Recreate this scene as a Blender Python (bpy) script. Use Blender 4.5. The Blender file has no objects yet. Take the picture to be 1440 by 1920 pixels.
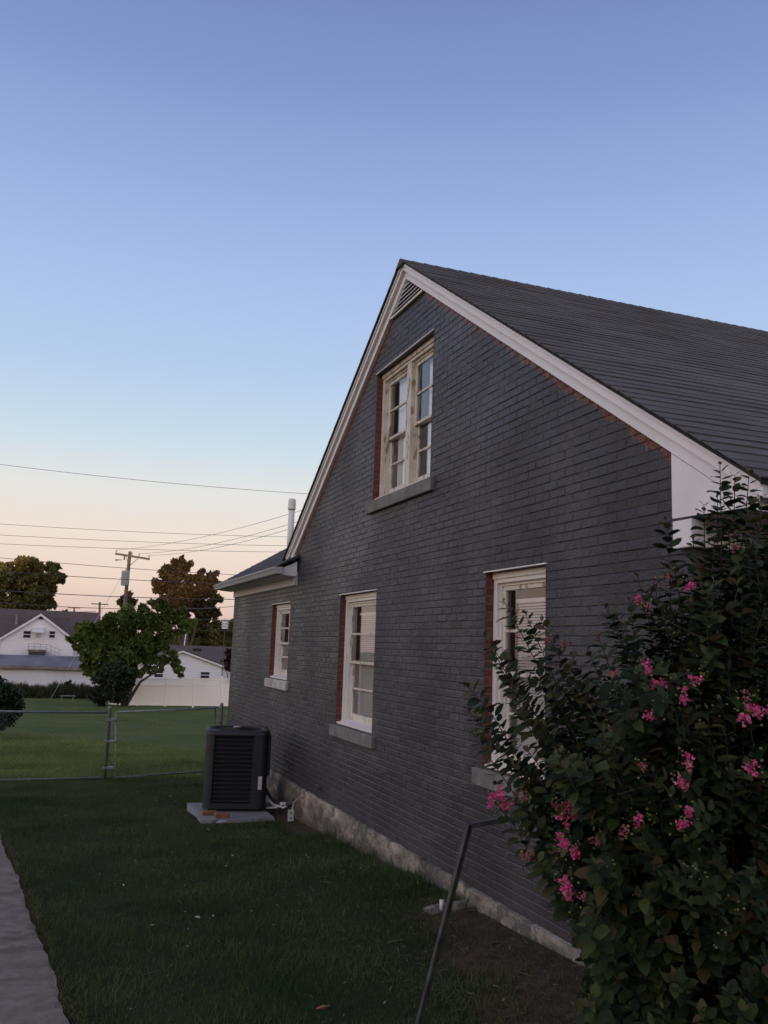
import bpy, math, random
import numpy as np
from mathutils import Matrix, Vector
sc = bpy.context.scene
COL = sc.collection
R_ = math.radians
# ------------------------------------------------------------------ camera
YAW, PIT, ROL, F = 0.356859, 0.1525, 0.034731, 1669.4
def cam_axes():
    cy, sy, cp, sp = math.cos(YAW), math.sin(YAW), math.cos(PIT), math.sin(PIT)
    f = Vector((sy*cp, cy*cp, sp)); r = Vector((cy, -sy, 0)); u = r.cross(f)
    c, s = math.cos(ROL), math.sin(ROL)
    return c*r+s*u, -s*r+c*u, f
CR, CU, CF = cam_axes()
cam = bpy.data.cameras.new('camera'); co = bpy.data.objects.new('camera', cam); COL.objects.link(co); sc.camera = co
cam.sensor_fit = 'VERTICAL'; cam.sensor_height = 24; cam.lens = 24*F/1920
cam.clip_start = .05; cam.clip_end = 3000
co.matrix_world = Matrix(((CR.x, CU.x, -CF.x, 0), (CR.y, CU.y, -CF.y, 0), (CR.z, CU.z, -CF.z, 0), (0, 0, 0, 1)))
def at(u, v, y):
    "world point seen at photo pixel u, v at the world distance y"
    d = CF + CR*((u-720)/F) - CU*((v-960)/F)
    return d*(y/d.y)
# ------------------------------------------------------------------ sky, sun, exposure
SUN_EL, SUN_AZ = R_(2.6), R_(190)           # azimuth clockwise from +y: low behind the photographer
w = bpy.data.worlds.new('World'); sc.world = w; w.use_nodes = True
nt = w.node_tree; N = nt.nodes; L = nt.links
bg = N['Background']
def srgb(r, g, b):
    return tuple(((c/255)/12.92 if c/255 <= .04045 else ((c/255+.055)/1.055)**2.4) for c in (r, g, b))+(1,)
tc = N.new('ShaderNodeTexCoord'); sx = N.new('ShaderNodeSeparateXYZ'); L.new(tc.outputs['Generated'], sx.inputs[0])
rp = N.new('ShaderNodeValToRGB'); L.new(sx.outputs['Z'], rp.inputs[0])
SKY = [(0, (196, 172, 168)), (.02, (216, 188, 180)), (.06, (234, 211, 197)), (.115, (236, 222, 211)), (.165, (226, 226, 224)), (.21, (203, 220, 231)),
       (.29, (181, 204, 234)), (.39, (165, 189, 231)), (.48, (147, 170, 218)), (.57, (127, 148, 201)), (.65, (114, 132, 184)), (1, (104, 110, 138))]
el = rp.color_ramp.elements
el[0].position, el[0].color = SKY[0][0], srgb(*SKY[0][1]); el[1].position, el[1].color = 1, srgb(*SKY[-1][1])
for p, c in SKY[1:-1]:
    e = el.new(p); e.color = srgb(*c)
# the sunset side of the sky is brighter and warmer
dt = N.new('ShaderNodeVectorMath'); dt.operation = 'DOT_PRODUCT'; L.new(tc.outputs['Generated'], dt.inputs[0])
dt.inputs[1].default_value = (math.sin(R_(215))*.98, math.cos(R_(215))*.98, .2)
mr = N.new('ShaderNodeMapRange'); mr.inputs[1].default_value = -.45; mr.inputs[2].default_value = 1; L.new(dt.outputs['Value'], mr.inputs[0])
gm = N.new('ShaderNodeMix'); gm.data_type = 'RGBA'; L.new(mr.outputs[0], gm.inputs[0])
gm.inputs[6].default_value = (1, 1, 1, 1); gm.inputs[7].default_value = (3.6, 2.75, 2.15, 1)
ml = N.new('ShaderNodeMix'); ml.data_type = 'RGBA'; ml.blend_type = 'MULTIPLY'; ml.inputs[0].default_value = 1
L.new(rp.outputs[0], ml.inputs[6]); L.new(gm.outputs[2], ml.inputs[7])
nis = N.new('ShaderNodeTexSky'); nis.sky_type = 'NISHITA'; nis.sun_disc = False; nis.sun_elevation = SUN_EL; nis.sun_rotation = SUN_AZ
ns = N.new('ShaderNodeMix'); ns.data_type = 'RGBA'; ns.blend_type = 'ADD'; ns.inputs[0].default_value = .01
L.new(ml.outputs[2], ns.inputs[6]); L.new(nis.outputs[0], ns.inputs[7])
L.new(ns.outputs[2], bg.inputs[0]); bg.inputs[1].default_value = 1.0
sl = bpy.data.lights.new('sun', 'SUN'); sl.energy = 3.2; sl.angle = R_(.5); sl.color = (1, .62, .36)
so = bpy.data.objects.new('sun', sl); COL.objects.link(so)
sd = Vector((math.sin(SUN_AZ)*math.cos(SUN_EL), math.cos(SUN_AZ)*math.cos(SUN_EL), math.sin(SUN_EL)))
so.rotation_euler = sd.to_track_quat('Z', 'Y').to_euler()
sc.view_settings.view_transform = 'Standard'; sc.view_settings.look = 'None'; sc.view_settings.exposure = 0; sc.view_settings.gamma = 1
sc.cycles.max_bounces = 6; sc.cycles.transparent_max_bounces = 12
# ------------------------------------------------------------------ mesh helpers
class MB:
    def __init__(s): s.v = []; s.f = []; s.m = []
    def add(s, vs, fs, m=0):
        b = len(s.v); s.v += [tuple(q) for q in vs]; s.f += [tuple(b+i for i in f) for f in fs]; s.m += [m]*len(fs); return s
    def box(s, x0, x1, y0, y1, z0, z1, m=0, b=0):
        if b:
            P = []
            for (X, Y, Z) in [(x, y, z) for x in (0, 1) for y in (0, 1) for z in (0, 1)]:
                x = (x0, x1)[X]; y = (y0, y1)[Y]; z = (z0, z1)[Z]
                dx = b*(1-2*X); dy = b*(1-2*Y); dz = b*(1-2*Z)
                P += [(x, y+dy, z+dz), (x+dx, y, z+dz), (x+dx, y+dy, z)]
            i = lambda X, Y, Z, k: (X*4+Y*2+Z)*3+k
            fs = []
            for X in (0, 1): fs.append([i(X, 0, 0, 0), i(X, 1, 0, 0), i(X, 1, 1, 0), i(X, 0, 1, 0)][::(-1 if X == 0 else 1)])
            for Y in (0, 1): fs.append([i(0, Y, 0, 1), i(1, Y, 0, 1), i(1, Y, 1, 1), i(0, Y, 1, 1)][::(-1 if Y == 1 else 1)])
            for Z in (0, 1): fs.append([i(0, 0, Z, 2), i(1, 0, Z, 2), i(1, 1, Z, 2), i(0, 1, Z, 2)][::(-1 if Z == 0 else 1)])
            for a in (0, 1):
                for c in (0, 1):
                    fs.append([i(0, a, c, 1), i(1, a, c, 1), i(1, a, c, 2), i(0, a, c, 2)])
                    fs.append([i(a, 0, c, 0), i(a, 1, c, 0), i(a, 1, c, 2), i(a, 0, c, 2)])
                    fs.append([i(a, c, 0, 0), i(a, c, 1, 0), i(a, c, 1, 1), i(a, c, 0, 1)])
            for X in (0, 1):
                for Y in (0, 1):
                    for Z in (0, 1): fs.append([i(X, Y, Z, 0), i(X, Y, Z, 1), i(X, Y, Z, 2)])
            return s.add(P, fs, m)
        P = [(x, y, z) for x in (x0, x1) for y in (y0, y1) for z in (z0, z1)]
        return s.add(P, [(0, 1, 3, 2), (4, 6, 7, 5), (0, 4, 5, 1), (2, 3, 7, 6), (0, 2, 6, 4), (1, 5, 7, 3)], m)
    def prism(s, poly, axis, a0, a1, m=0):
        "poly: 2D points in the other two axes (in xyz order); extruded along axis"
        def mk(p, a):
            p = list(p); p.insert(axis, a); return p
        n = len(poly)
        vs = [mk(p, a0) for p in poly]+[mk(p, a1) for p in poly]
        return s.add(vs, [tuple(range(n)), tuple(range(2*n-1, n-1, -1))]+[(i, n+i, n+(i+1) % n, (i+1) % n) for i in range(n)], m)
    def tube(s, pts, r, n=6, m=0, caps=True):
        pts = [Vector(p) for p in pts]; k = len(pts)
        rs = r if isinstance(r, (list, tuple)) else [r]*k
        vs = []; ref = None
        for i, p in enumerate(pts):
            d = (pts[min(i+1, k-1)]-pts[max(i-1, 0)]).normalized()
            if ref is None: ref = Vector((0, 0, 1)) if abs(d.z) < .9 else Vector((1, 0, 0))
            a = d.cross(ref).normalized(); b = d.cross(a); ref = -b if False else ref
            for j in range(n):
                t = 2*math.pi*(j+.5)/n; vs.append(p+(a*math.cos(t)+b*math.sin(t))*rs[i])
        fs = [(i*n+j, i*n+(j+1) % n, (i+1)*n+(j+1) % n, (i+1)*n+j) for i in range(k-1) for j in range(n)]
        if caps: fs += [tuple(range(n-1, -1, -1)), tuple(range((k-1)*n, k*n))]
        return s.add(vs, fs, m)
    def bar(s, a, b, wx, wz, m=0):
        "rectangular bar between two points, wx wide horizontally, wz in the other direction"
        a = Vector(a); b = Vector(b); d = (b-a).normalized()
        h = d.cross(Vector((0, 0, 1))); h = (h if h.length > .01 else Vector((1, 0, 0))).normalized(); k = h.cross(d)
        vs = []
        for p in (a, b):
            for i, j in ((-1, -1), (1, -1), (1, 1), (-1, 1)): vs.append(p+h*i*wx/2+k*j*wz/2)
        return s.add(vs, [(3, 2, 1, 0), (4, 5, 6, 7)]+[(i, (i+1) % 4, 4+(i+1) % 4, 4+i) for i in range(4)], m)
    def lathe(s, c, prof, n=16, m=0):
        c = Vector(c); vs = [c+Vector((r*math.cos(2*math.pi*j/n), r*math.sin(2*math.pi*j/n), z)) for r, z in prof for j in range(n)]
        k = len(prof)
        return s.add(vs, [(i*n+j, i*n+(j+1) % n, (i+1)*n+(j+1) % n, (i+1)*n+j) for i in range(k-1) for j in range(n)]+[tuple(range(n-1, -1, -1)), tuple(range((k-1)*n, k*n))], m)
    def build(s, name, mats, parent=None, smooth=False):
        me = bpy.data.meshes.new(name); me.from_pydata(s.v, [], s.f)
        mats = mats if isinstance(mats, (list, tuple)) else [mats]
        for x in mats: me.materials.append(x)
        if len(mats) > 1: me.polygons.foreach_set('material_index', s.m)
        if smooth: me.polygons.foreach_set('use_smooth', [True]*len(s.f))
        me.update()
        return link(name, me, parent)
def link(name, me, parent=None):
    o = bpy.data.objects.new(name, me); COL.objects.link(o)
    if parent: setpar(o, parent)
    return o
def world_loc(p):
    v = Vector((0, 0, 0))
    while p: v += p.location+ (p.matrix_parent_inverse.translation if p.parent else Vector()); p = p.parent
    return v
def setpar(o, p):
    o.parent = p; o.matrix_parent_inverse = Matrix.Translation(-world_loc(p))
def tag(o, label=None, cat=None, group=None, kind=None):
    if label: o['label'] = label
    if cat: o['category'] = cat
    if group: o['group'] = group
    if kind: o['kind'] = kind
    return o
def thing(name, loc, label, cat, group=None):
    o = bpy.data.objects.new(name, None); COL.objects.link(o); o.location = loc; o.empty_display_size = .3
    return tag(o, label, cat, group)
rng = np.random.default_rng(7); random.seed(7)
def scatter(name, tv, tf, pos, ydir, nrm, size, mats, parent=None, extra=None, smooth=False):
    "copies of a template (long axis y, normal z) baked into one mesh"
    tv = np.array(tv, float); n = len(pos)
    y = ydir/np.linalg.norm(ydir, axis=1)[:, None]
    x = np.cross(y, nrm); x /= np.linalg.norm(x, axis=1)[:, None]+1e-9; z = np.cross(x, y)
    sz = np.broadcast_to(np.array(size, float).reshape(n, -1), (n, 3))
    V = pos[:, None, :]+(tv[None, :, 0, None]*sz[:, 0:1, None])*x[:, None, :]+(tv[None, :, 1, None]*sz[:, 1:2, None])*y[:, None, :]+(tv[None, :, 2, None]*sz[:, 2:3, None])*z[:, None, :]
    V = V.reshape(-1, 3)
    tfl = [len(f) for f in tf]; flat = np.concatenate([np.array(f) for f in tf])
    loops = (flat[None, :]+np.arange(n)[:, None]*len(tv)).ravel()
    tot = np.tile(tfl, n); start = np.concatenate([[0], np.cumsum(tot)[:-1]])
    me = bpy.data.meshes.new(name); me.vertices.add(len(V)); me.vertices.foreach_set('co', V.ravel().astype(np.float32))
    me.loops.add(len(loops)); me.loops.foreach_set('vertex_index', loops.astype(np.int32))
    me.polygons.add(len(tot)); me.polygons.foreach_set('loop_start', start.astype(np.int32)); me.polygons.foreach_set('loop_total', tot.astype(np.int32))
    mats = mats if isinstance(mats, (list, tuple)) else [mats]
    for m in mats: me.materials.append(m)
    me.update(calc_edges=True); me.validate()
    if smooth: me.polygons.foreach_set('use_smooth', [True]*len(me.polygons))
    return link(name, me, parent)
# ------------------------------------------------------------------ materials
class Mat:
    def __init__(s, name, col=(.5, .5, .5), rough=.7, metal=0, spec=.5):
        s.m = bpy.data.materials.new(name); s.m.use_nodes = True; s.t = s.m.node_tree; s.n = s.t.nodes; s.l = s.t.links
        s.b = s.n['Principled BSDF']; s.b.inputs['Base Color'].default_value = (*col, 1); s.b.inputs['Roughness'].default_value = rough
        s.b.inputs['Metallic'].default_value = metal; s.b.inputs['Specular IOR Level'].default_value = spec; s.bump_in = None
        s.tc = s.n.new('ShaderNodeTexCoord')
    def map(s, scale=(1, 1, 1), src='Object', rot=(0, 0, 0)):
        m = s.n.new('ShaderNodeMapping'); m.inputs['Scale'].default_value = scale; m.inputs['Rotation'].default_value = rot
        s.l.new(s.tc.outputs[src] if isinstance(src, str) else src, m.inputs[0]); return m.outputs[0]
    def noise(s, scale, detail=4, vec=None, rough=.55, out='Fac'):
        n = s.n.new('ShaderNodeTexNoise'); n.inputs['Scale'].default_value = scale; n.inputs['Detail'].default_value = detail; n.inputs['Roughness'].default_value = rough
        s.l.new(vec or s.tc.outputs['Object'], n.inputs['Vector']); return n.outputs[out]
    def ramp(s, fac, stops):
        r = s.n.new('ShaderNodeValToRGB'); e = r.color_ramp.elements
        e[0].position, e[0].color = stops[0][0], (*stops[0][1], 1); e[1].position, e[1].color = stops[-1][0], (*stops[-1][1], 1)
        for p, c in stops[1:-1]: q = e.new(p); q.color = (*c, 1)
        s.l.new(fac, r.inputs[0]); return r.outputs[0]
    def rng(s, v, a, b, c=0, d=1):
        m = s.n.new('ShaderNodeMapRange'); s.l.new(v, m.inputs[0])
        for i, q in enumerate((a, b, c, d)): m.inputs[i+1].default_value = q
        return m.outputs[0]
    def mix(s, fac, a, b, mode='MIX'):
        m = s.n.new('ShaderNodeMix'); m.data_type = 'RGBA'; m.blend_type = mode
        for i, q in ((0, fac), (6, a), (7, b)):
            if isinstance(q, (int, float)): m.inputs[i].default_value = q
            elif isinstance(q, tuple): m.inputs[i].default_value = (*q, 1)[:4]
            else: s.l.new(q, m.inputs[i])
        return m.outputs[2]
    def math(s, op, a, b=0):
        m = s.n.new('ShaderNodeMath'); m.operation = op
        for i, q in ((0, a), (1, b)):
            if isinstance(q, (int, float)): m.inputs[i].default_value = q
            else: s.l.new(q, m.inputs[i])
        return m.outputs[0]
    def sep(s, v=None):
        x = s.n.new('ShaderNodeSeparateXYZ'); s.l.new(v or s.tc.outputs['Object'], x.inputs[0]); return x.outputs
    def comb(s, x=0, y=0, z=0):
        c = s.n.new('ShaderNodeCombineXYZ')
        for i, q in enumerate((x, y, z)):
            if isinstance(q, (int, float)): c.inputs[i].default_value = q
            else: s.l.new(q, c.inputs[i])
        return c.outputs[0]
    def color(s, c): s.l.new(c, s.b.inputs['Base Color']); return s
    def rough(s, c): s.l.new(c, s.b.inputs['Roughness']); return s
    def bump(s, h, strength=.5, dist=.01):
        b = s.n.new('ShaderNodeBump'); b.inputs['Strength'].default_value = strength; b.inputs['Distance'].default_value = dist
        s.l.new(h, b.inputs['Height'])
        if s.bump_in: s.l.new(s.bump_in, b.inputs['Normal'])
        s.bump_in = b.outputs[0]; s.l.new(s.bump_in, s.b.inputs['Normal']); return s
    def island(s):
        g = s.n.new('ShaderNodeNewGeometry'); return g.outputs['Random Per Island']
    def brick(s, vec, w, h, mortar, off=.5, c1=(0, 0, 0), c2=(1, 1, 1), cm=(.5, .5, .5), smooth=.1):
        b = s.n.new('ShaderNodeTexBrick'); b.inputs['Scale'].default_value = 1; b.offset = off
        b.inputs['Brick Width'].default_value = w; b.inputs['Row Height'].default_value = h; b.inputs['Mortar Size'].default_value = mortar
        b.inputs['Mortar Smooth'].default_value = smooth; b.inputs['Bias'].default_value = 0
        b.inputs['Color1'].default_value = (*c1, 1); b.inputs['Color2'].default_value = (*c2, 1); b.inputs['Mortar'].default_value = (*cm, 1)
        s.l.new(vec, b.inputs['Vector']); return b.outputs['Color'], b.outputs['Fac']
def simple(name, c, rough=.7, metal=0, var=.15, scale=6, bs=.15, bd=.004, spec=.5):
    m = Mat(name, c, rough, metal, spec)
    d = tuple(x*(1-var) for x in c); e = tuple(min(1, x*(1+var*.6)) for x in c)
    m.color(m.ramp(m.noise(scale, 6), [(.3, d), (.7, e)]))
    if bs: m.bump(m.noise(scale*8, 4), bs, bd)
    return m.m
# painted brick on walls in the y-z and x-z planes
def brick_wall():
    m = Mat('grey_painted_brick', rough=.5, spec=.33)
    X, Y, Z = m.sep()
    run = m.math('ADD', Y, X)                                     # runs along either wall
    vec = m.comb(m.math('SUBTRACT', run, 4.012), m.math('ADD', Z, 1.838), 0)
    _, mort = m.brick(vec, .205, .0655, .0058, smooth=.3); tone = m.island()
    g = m.ramp(m.noise(.9, 6), [(.3, (.026, .0235, .0275)), (.5, (.039, .0352, .0400)), (.70, (.064, .0575, .062))])
    g = m.mix(m.rng(tone, 0, 1, 0, .22), g, (.028, .026, .032)); g = m.mix(m.math('MULTIPLY', m.rng(tone, .8, 1), .14), g, (.078, .075, .083))
    g = m.mix(m.rng(m.noise(3.0, 5, m.map((1, .5, .8))), .55, .75), g, m.mix(.5, g, (.045, .034, .030)))     # brown where paint is thin
    # unpainted red strip right under the rake boards
    d = m.math('ADD', Z, m.math('MULTIPLY', m.math('ABSOLUTE', m.math('SUBTRACT', Y, 8.45)), .64))
    n1 = m.noise(13, 5); n2 = m.noise(3, 3)
    th = m.math('ADD', d, m.math('ADD', m.math('MULTIPLY', m.math('SUBTRACT', n1, .5), .22), m.math('MULTIPLY', m.math('SUBTRACT', n2, .5), .06)))
    red = m.ramp(m.noise(25, 5), [(.3, (.085, .026, .018)), (.7, (.18, .055, .034))])
    
    edge = m.math('MULTIPLY', m.rng(th, 3.868, 3.878), m.rng(Y, 12.62, 12.6))
    spl = m.math('MULTIPLY', m.rng(m.noise(34, 3), .62, .65), m.math('MULTIPLY', m.rng(th, 3.82, 3.85), m.rng(th, 3.90, 3.87)))
    c = m.mix(edge, g, red); c = m.mix(m.math('MULTIPLY', spl, .55), c, (.30, .28, .26))
    m.color(c)
    m.rough(m.math('ADD', m.rng(m.noise(20, 4), .3, .7, 0, .15), m.rng(m.noise(.8, 4), .35, .65, .30, .50)))
    fl = m.noise(48, 5, m.map((1, .45, 1.5)), .6)
    big = m.noise(9, 3, m.map((1, .5, 1.6)))
    fl = fl
    m.bump(fl, 1, .006); m.bump(big, .4, .008)
    return m.m
def red_brick():
    m = Mat('bare_red_brick', rough=.85)
    X, Y, Z = m.sep()
    tone, mort = m.brick(m.comb(m.math('ADD', X, Y), Z, 0), .205, .0655, .005)
    c = m.mix(tone, (.11, .028, .018), (.17, .046, .028)); c = m.mix(m.rng(m.noise(30, 4), .3, .7, 0, .5), c, (.05, .018, .013))
    m.color(m.mix(mort, c, (.13, .085, .07))); m.bump(m.math('SUBTRACT', 1, mort), .6, .006); m.bump(m.noise(60, 4), .4, .003)
    return m.m
def white_paint(name='white_paint', c=(.71, .675, .625), dirt=.35):
    m = Mat(name, c, .5)
    k = m.ramp(m.noise(1.6, 6), [(.3, tuple(x*.9 for x in c)), (.7, c)])
    k = m.mix(m.rng(m.noise(14, 6), .55, .75, 0, dirt), k, (.33, .28, .22)); k = m.mix(m.rng(m.noise(5, 5, m.map((1, 1, .2))), .52, .75, 0, dirt*.8), k, (.30, .28, .25))
    m.color(k); m.bump(m.noise(35, 4), .12, .003); return m.m
def peeling():
    m = Mat('peeling_cream_paint', (.66, .62, .56), .6)
    k = m.ramp(m.noise(5, 6), [(.3, (.50, .45, .365)), (.65, (.62, .57, .48))])
    k = m.mix(m.rng(m.noise(22, 7, m.map((1, 1, .3))), .56, .62), k, (.26, .19, .13))
    m.color(k); m.bump(m.noise(30, 5), .35, .004); return m.m
def stone_sill():
    m = Mat('weathered_limestone', rough=.9)
    k = m.ramp(m.noise(7, 8), [(.25, (.10, .09, .078)), (.5, (.155, .145, .13)), (.75, (.22, .21, .19))])
    k = m.mix(m.rng(m.noise(9, 5, m.map((1, 1, .15))), .5, .7, 0, .6), k, (.09, .08, .07))
    m.color(k); m.bump(m.noise(50, 6), .5, .006); return m.m
def concrete(name, a, b, c, sc_=3, stain=(.1, .09, .08), big=.012):
    m = Mat(name, rough=.92)
    k = m.ramp(m.noise(sc_, 9, rough=.65), [(.25, a), (.5, b), (.75, c)])
    k = m.mix(m.rng(m.noise(sc_*.7, 5), .52, .62, 0, .7), k, stain)
    k = m.mix(m.rng(m.noise(130, 3), .35, .65, 0, .35), k, a)
    m.color(k); m.bump(m.noise(90, 6), .6, .006); m.bump(m.noise(6, 5), .4, big); return m.m
def found_mat():
    m = Mat('crumbling_foundation', rough=.95, spec=.2); X, Y, Z = m.sep()
    n1 = m.noise(3.4, 9, m.map((1, .7, 1.5)), .66)
    k = m.ramp(n1, [(.33, (.060, .046, .036)), (.40, (.13, .115, .094)), (.48, (.20, .183, .150)), (.56, (.30, .272, .215)), (.66, (.42, .385, .31))])
    k = m.mix(m.math('MULTIPLY', m.rng(m.noise(3.2, 7, None, .7), .50, .56), .85), k, (.085, .082, .075))
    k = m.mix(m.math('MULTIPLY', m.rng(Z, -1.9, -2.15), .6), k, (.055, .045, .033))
    m.color(k); m.bump(m.noise(40, 8), .8, .02); m.bump(n1, .9, .04); return m.m
def shingle(name, a, b, zs=.0684, axis='x'):
    m = Mat(name, rough=.88, spec=.3)
    X, Y, Z = m.sep(); run = X if axis == 'x' else Y
    tone, mort = m.brick(m.comb(run, m.math('SUBTRACT', Z, .005), 0), .305, zs, .0035); tone = m.math('ADD', m.math('MULTIPLY', m.rng(tone, 0, 1), .75), m.math('MULTIPLY', m.rng(m.noise(2.5, 4), .3, .7), .25))
    k = m.mix(tone, a, b); k = m.mix(m.rng(m.noise(.7, 5), .35, .7, 0, .5), k, tuple(x*1.3 for x in b))
    k = m.mix(m.rng(m.noise(220, 2), .4, .7, 0, .5), k, tuple(x*.55 for x in a))
    m.color(m.mix(m.math('MULTIPLY', mort, .5), k, tuple(x*.4 for x in a))); m.bump(m.noise(160, 3), .4, .004); return m.m
def leafmat(name, cols, rough=.5, trans=.25, clump=None, spec=.3):
    m = Mat(name, rough=rough, spec=spec)
    n = len(cols); k = m.ramp(m.island(), [(i/(n-1), c) for i, c in enumerate(cols)])
    if clump: k = m.mix(m.rng(m.noise(clump, 2), .35, .65), k, m.mix(.6, k, tuple(x*1.9 for x in cols[-1])))
    m.color(k)
    tr = m.n.new('ShaderNodeBsdfTranslucent'); m.l.new(k, tr.inputs[0]); mx = m.n.new('ShaderNodeMixShader'); mx.inputs[0].default_value = trans
    m.l.new(m.b.outputs[0], mx.inputs[1]); m.l.new(tr.outputs[0], mx.inputs[2]); m.l.new(mx.outputs[0], m.n['Material Output'].inputs[0]); return m.m
def glass(name='window_glass', tint=(.95, .96, .97)):
    m = Mat(name); gl = m.n.new('ShaderNodeBsdfGlossy'); gl.inputs['Roughness'].default_value = .02; gl.inputs['Color'].default_value = (.9, .9, .9, 1)
    bp = m.n.new('ShaderNodeBump'); bp.inputs['Strength'].default_value = .03; bp.inputs['Distance'].default_value = .02; m.l.new(m.noise(3, 2), bp.inputs['Height'])
    m.l.new(bp.outputs[0], gl.inputs['Normal'])
    tr = m.n.new('ShaderNodeBsdfTransparent'); tr.inputs[0].default_value = (*tint, 1)
    fr = m.n.new('ShaderNodeFresnel'); fr.inputs[0].default_value = 1.45
    fac = m.math('ADD', m.math('MULTIPLY', fr.outputs[0], 1.7), .015); mx = m.n.new('ShaderNodeMixShader'); m.l.new(fac, mx.inputs[0])
    m.l.new(tr.outputs[0], mx.inputs[1]); m.l.new(gl.outputs[0], mx.inputs[2]); m.l.new(mx.outputs[0], m.n['Material Output'].inputs[0]); return m.m
M = dict(
    wall=brick_wall(), red=red_brick(), white=white_paint(), trim=white_paint('cornice_white_paint', (.74, .715, .70), .12), peel=peeling(), stone=stone_sill(), glass=glass(),
    found=found_mat(),
    slab=concrete('pad_concrete', (.15, .15, .155), (.20, .20, .205), (.25, .25, .255), 5, (.14, .135, .13)),
    path=concrete('path_concrete', (.080, .064, .050), (.165, .135, .108), (.27, .228, .185), 7, (.070, .055, .043), .003),
    roof=shingle('asphalt_shingles', (.066, .060, .053), (.108, .098, .088)), wroof=shingle('wing_shingles', (.052, .050, .051), (.078, .075, .075), .0684, 'y'),
    blind=simple('white_blind_slats', (.72, .71, .70), .6, var=.05, bs=0), curtain=simple('curtain_cloth', (.80, .80, .80), .9, var=.08),
    room=simple('room_plaster', (.20, .17, .15), .9, bs=0), brownish=simple('brown_curtain', (.13, .10, .085), .95),
    dark=simple('dark_void', (.012, .012, .013), .9, bs=0), louver=simple('louver_grey', (.05, .05, .045), .9),
    acbody=simple('charcoal_enamel', (.0075, .0078, .0095), .6, var=.1, bs=.05), accoil=simple('condenser_coil', (.004, .004, .005), .7), acgrey=simple('grey_ring', (.30, .30, .31), .4),
    label=simple('paper_label', (.42, .43, .42), .6, var=.03, bs=0), emblem=simple('red_badge', (.13, .025, .02), .4, bs=0), ink=simple('label_ink', (.1, .1, .1), .6, bs=0),
    obrick=simple('orange_brick', (.19, .085, .040), .9, var=.35, scale=18, bs=.5), insul=simple('pipe_insulation', (.03, .03, .03), .8), pvc=simple('white_pvc', (.55, .55, .53), .45, bs=0), copper=simple('dull_copper', (.25, .18, .14), .5),
    galv=simple('galvanised_steel', (.20, .215, .21), .5, .35, var=.3, scale=10), iron=simple('black_iron', (.075, .075, .075), .5, .2, var=.5, scale=14, bs=.2), gutter=white_paint('gutter_and_shaded_frieze_paint', (.36, .37, .37), .4),
    pole=simple('weathered_pole_wood', (.12, .095, .075), .95, var=.3, scale=4, bs=.4, bd=.02), tank=simple('transformer_grey', (.36, .38, .40), .5, bs=0), wire=simple('cable', (.03, .03, .034), .6, bs=0), thinwire=simple('bare_cable', (.10, .10, .12), .6, bs=0),
    vinyl=simple('white_vinyl', (.86, .80, .71), .5, var=.05, scale=.6, bs=0), farwhite=simple('white_siding', (.66, .64, .66), .8, var=.06, scale=.5, bs=0), farroof=simple('brown_shingle_roof', (.085, .066, .058), .95, var=.2, scale=1.2),
    shedroof=simple('patched_felt_roof', (.15, .145, .17), .9, var=.4, scale=.7), shedwall=simple('shed_whitewash', (.60, .59, .61), .9, var=.12, scale=.5), fascia=simple('weathered_fascia', (.20, .17, .14), .9, var=.5, scale=1.3), farglass=simple('dark_far_glass', (.02, .021, .024), .15, bs=0),
    bark=simple('grey_brown_bark', (.07, .055, .045), .95, var=.4, scale=5, bs=.5, bd=.03), twig=simple('reddish_twig', (.045, .028, .022), .8),
)
def siding():
    m = Mat('clapboard_siding', rough=.7); X, Y, Z = m.sep(); f = m.math('FRACT', m.math('MULTIPLY', Z, 4.5))
    m.color(m.mix(m.rng(f, .0, .16), (.46, .46, .47), (.68, .67, .68))); return m.m
M['siding'] = siding(); M['lightsill'] = concrete('pale_sill_stone', (.30, .28, .25), (.42, .41, .38), (.52, .51, .48), 6, (.25, .22, .19))
M['petal'] = leafmat('pink_petals', [(.50, .045, .16), (.70, .11, .27), (.80, .25, .40)], .6, .4)
M['dullpetal'] = leafmat('faded_petals', [(.20, .06, .06), (.36, .11, .14), (.30, .16, .10)], .7, .3)
M['bud'] = leafmat('green_seed_pods', [(.09, .10, .03), (.15, .15, .05), (.20, .17, .07)], .6, .1)
M['myrtle'] = leafmat('myrtle_leaf', [(.010, .017, .008), (.012, .021, .009), (.016, .027, .010), (.019, .031, .011), (.022, .036, .013), (.026, .041, .015), (.030, .046, .015), (.038, .055, .018), (.050, .066, .020), (.062, .070, .022), (.075, .048, .022)], .6, .25, spec=.15)
M['myrtle_new'] = leafmat('young_myrtle_leaf', [(.060, .078, .020), (.075, .065, .022), (.09, .042, .022)], .45, .3)
M['grass'] = leafmat('near_lawn_grass_shaded', [(.016, .037, .014), (.025, .053, .018), (.038, .065, .022), (.066, .072, .030)], .85, .2, clump=1.1, spec=.05)  # near lawn: shade between the houses is put into this darker green
M['fargrass'] = leafmat('far_lawn_grass_lit', [(.062, .098, .020), (.092, .130, .028), (.14, .155, .044)], .85, .25, clump=.5, spec=.05)  # far lawn: lighter green carries the fuller sky light out there
M['straw'] = leafmat('dry_straw', [(.05, .038, .022), (.09, .07, .042), (.15, .125, .08)], .9, .1)
M['maple'] = leafmat('maple_leaves', [(.017, .034, .009), (.034, .062, .014), (.060, .092, .020), (.10, .125, .034)], .8, .3, clump=.5, spec=.08)
M['ivy'] = leafmat('dark_ivy', [(.010, .018, .009), (.018, .030, .013), (.030, .045, .018)], .6, .15)
M['autumn'] = leafmat('turning_leaves', [(.030, .026, .014), (.052, .040, .018), (.085, .058, .022)], .7, .2)
M['fartree'] = leafmat('far_green_leaves', [(.045, .052, .020), (.085, .088, .028), (.14, .12, .04)], .8, .3, clump=.2, spec=.1)
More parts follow.
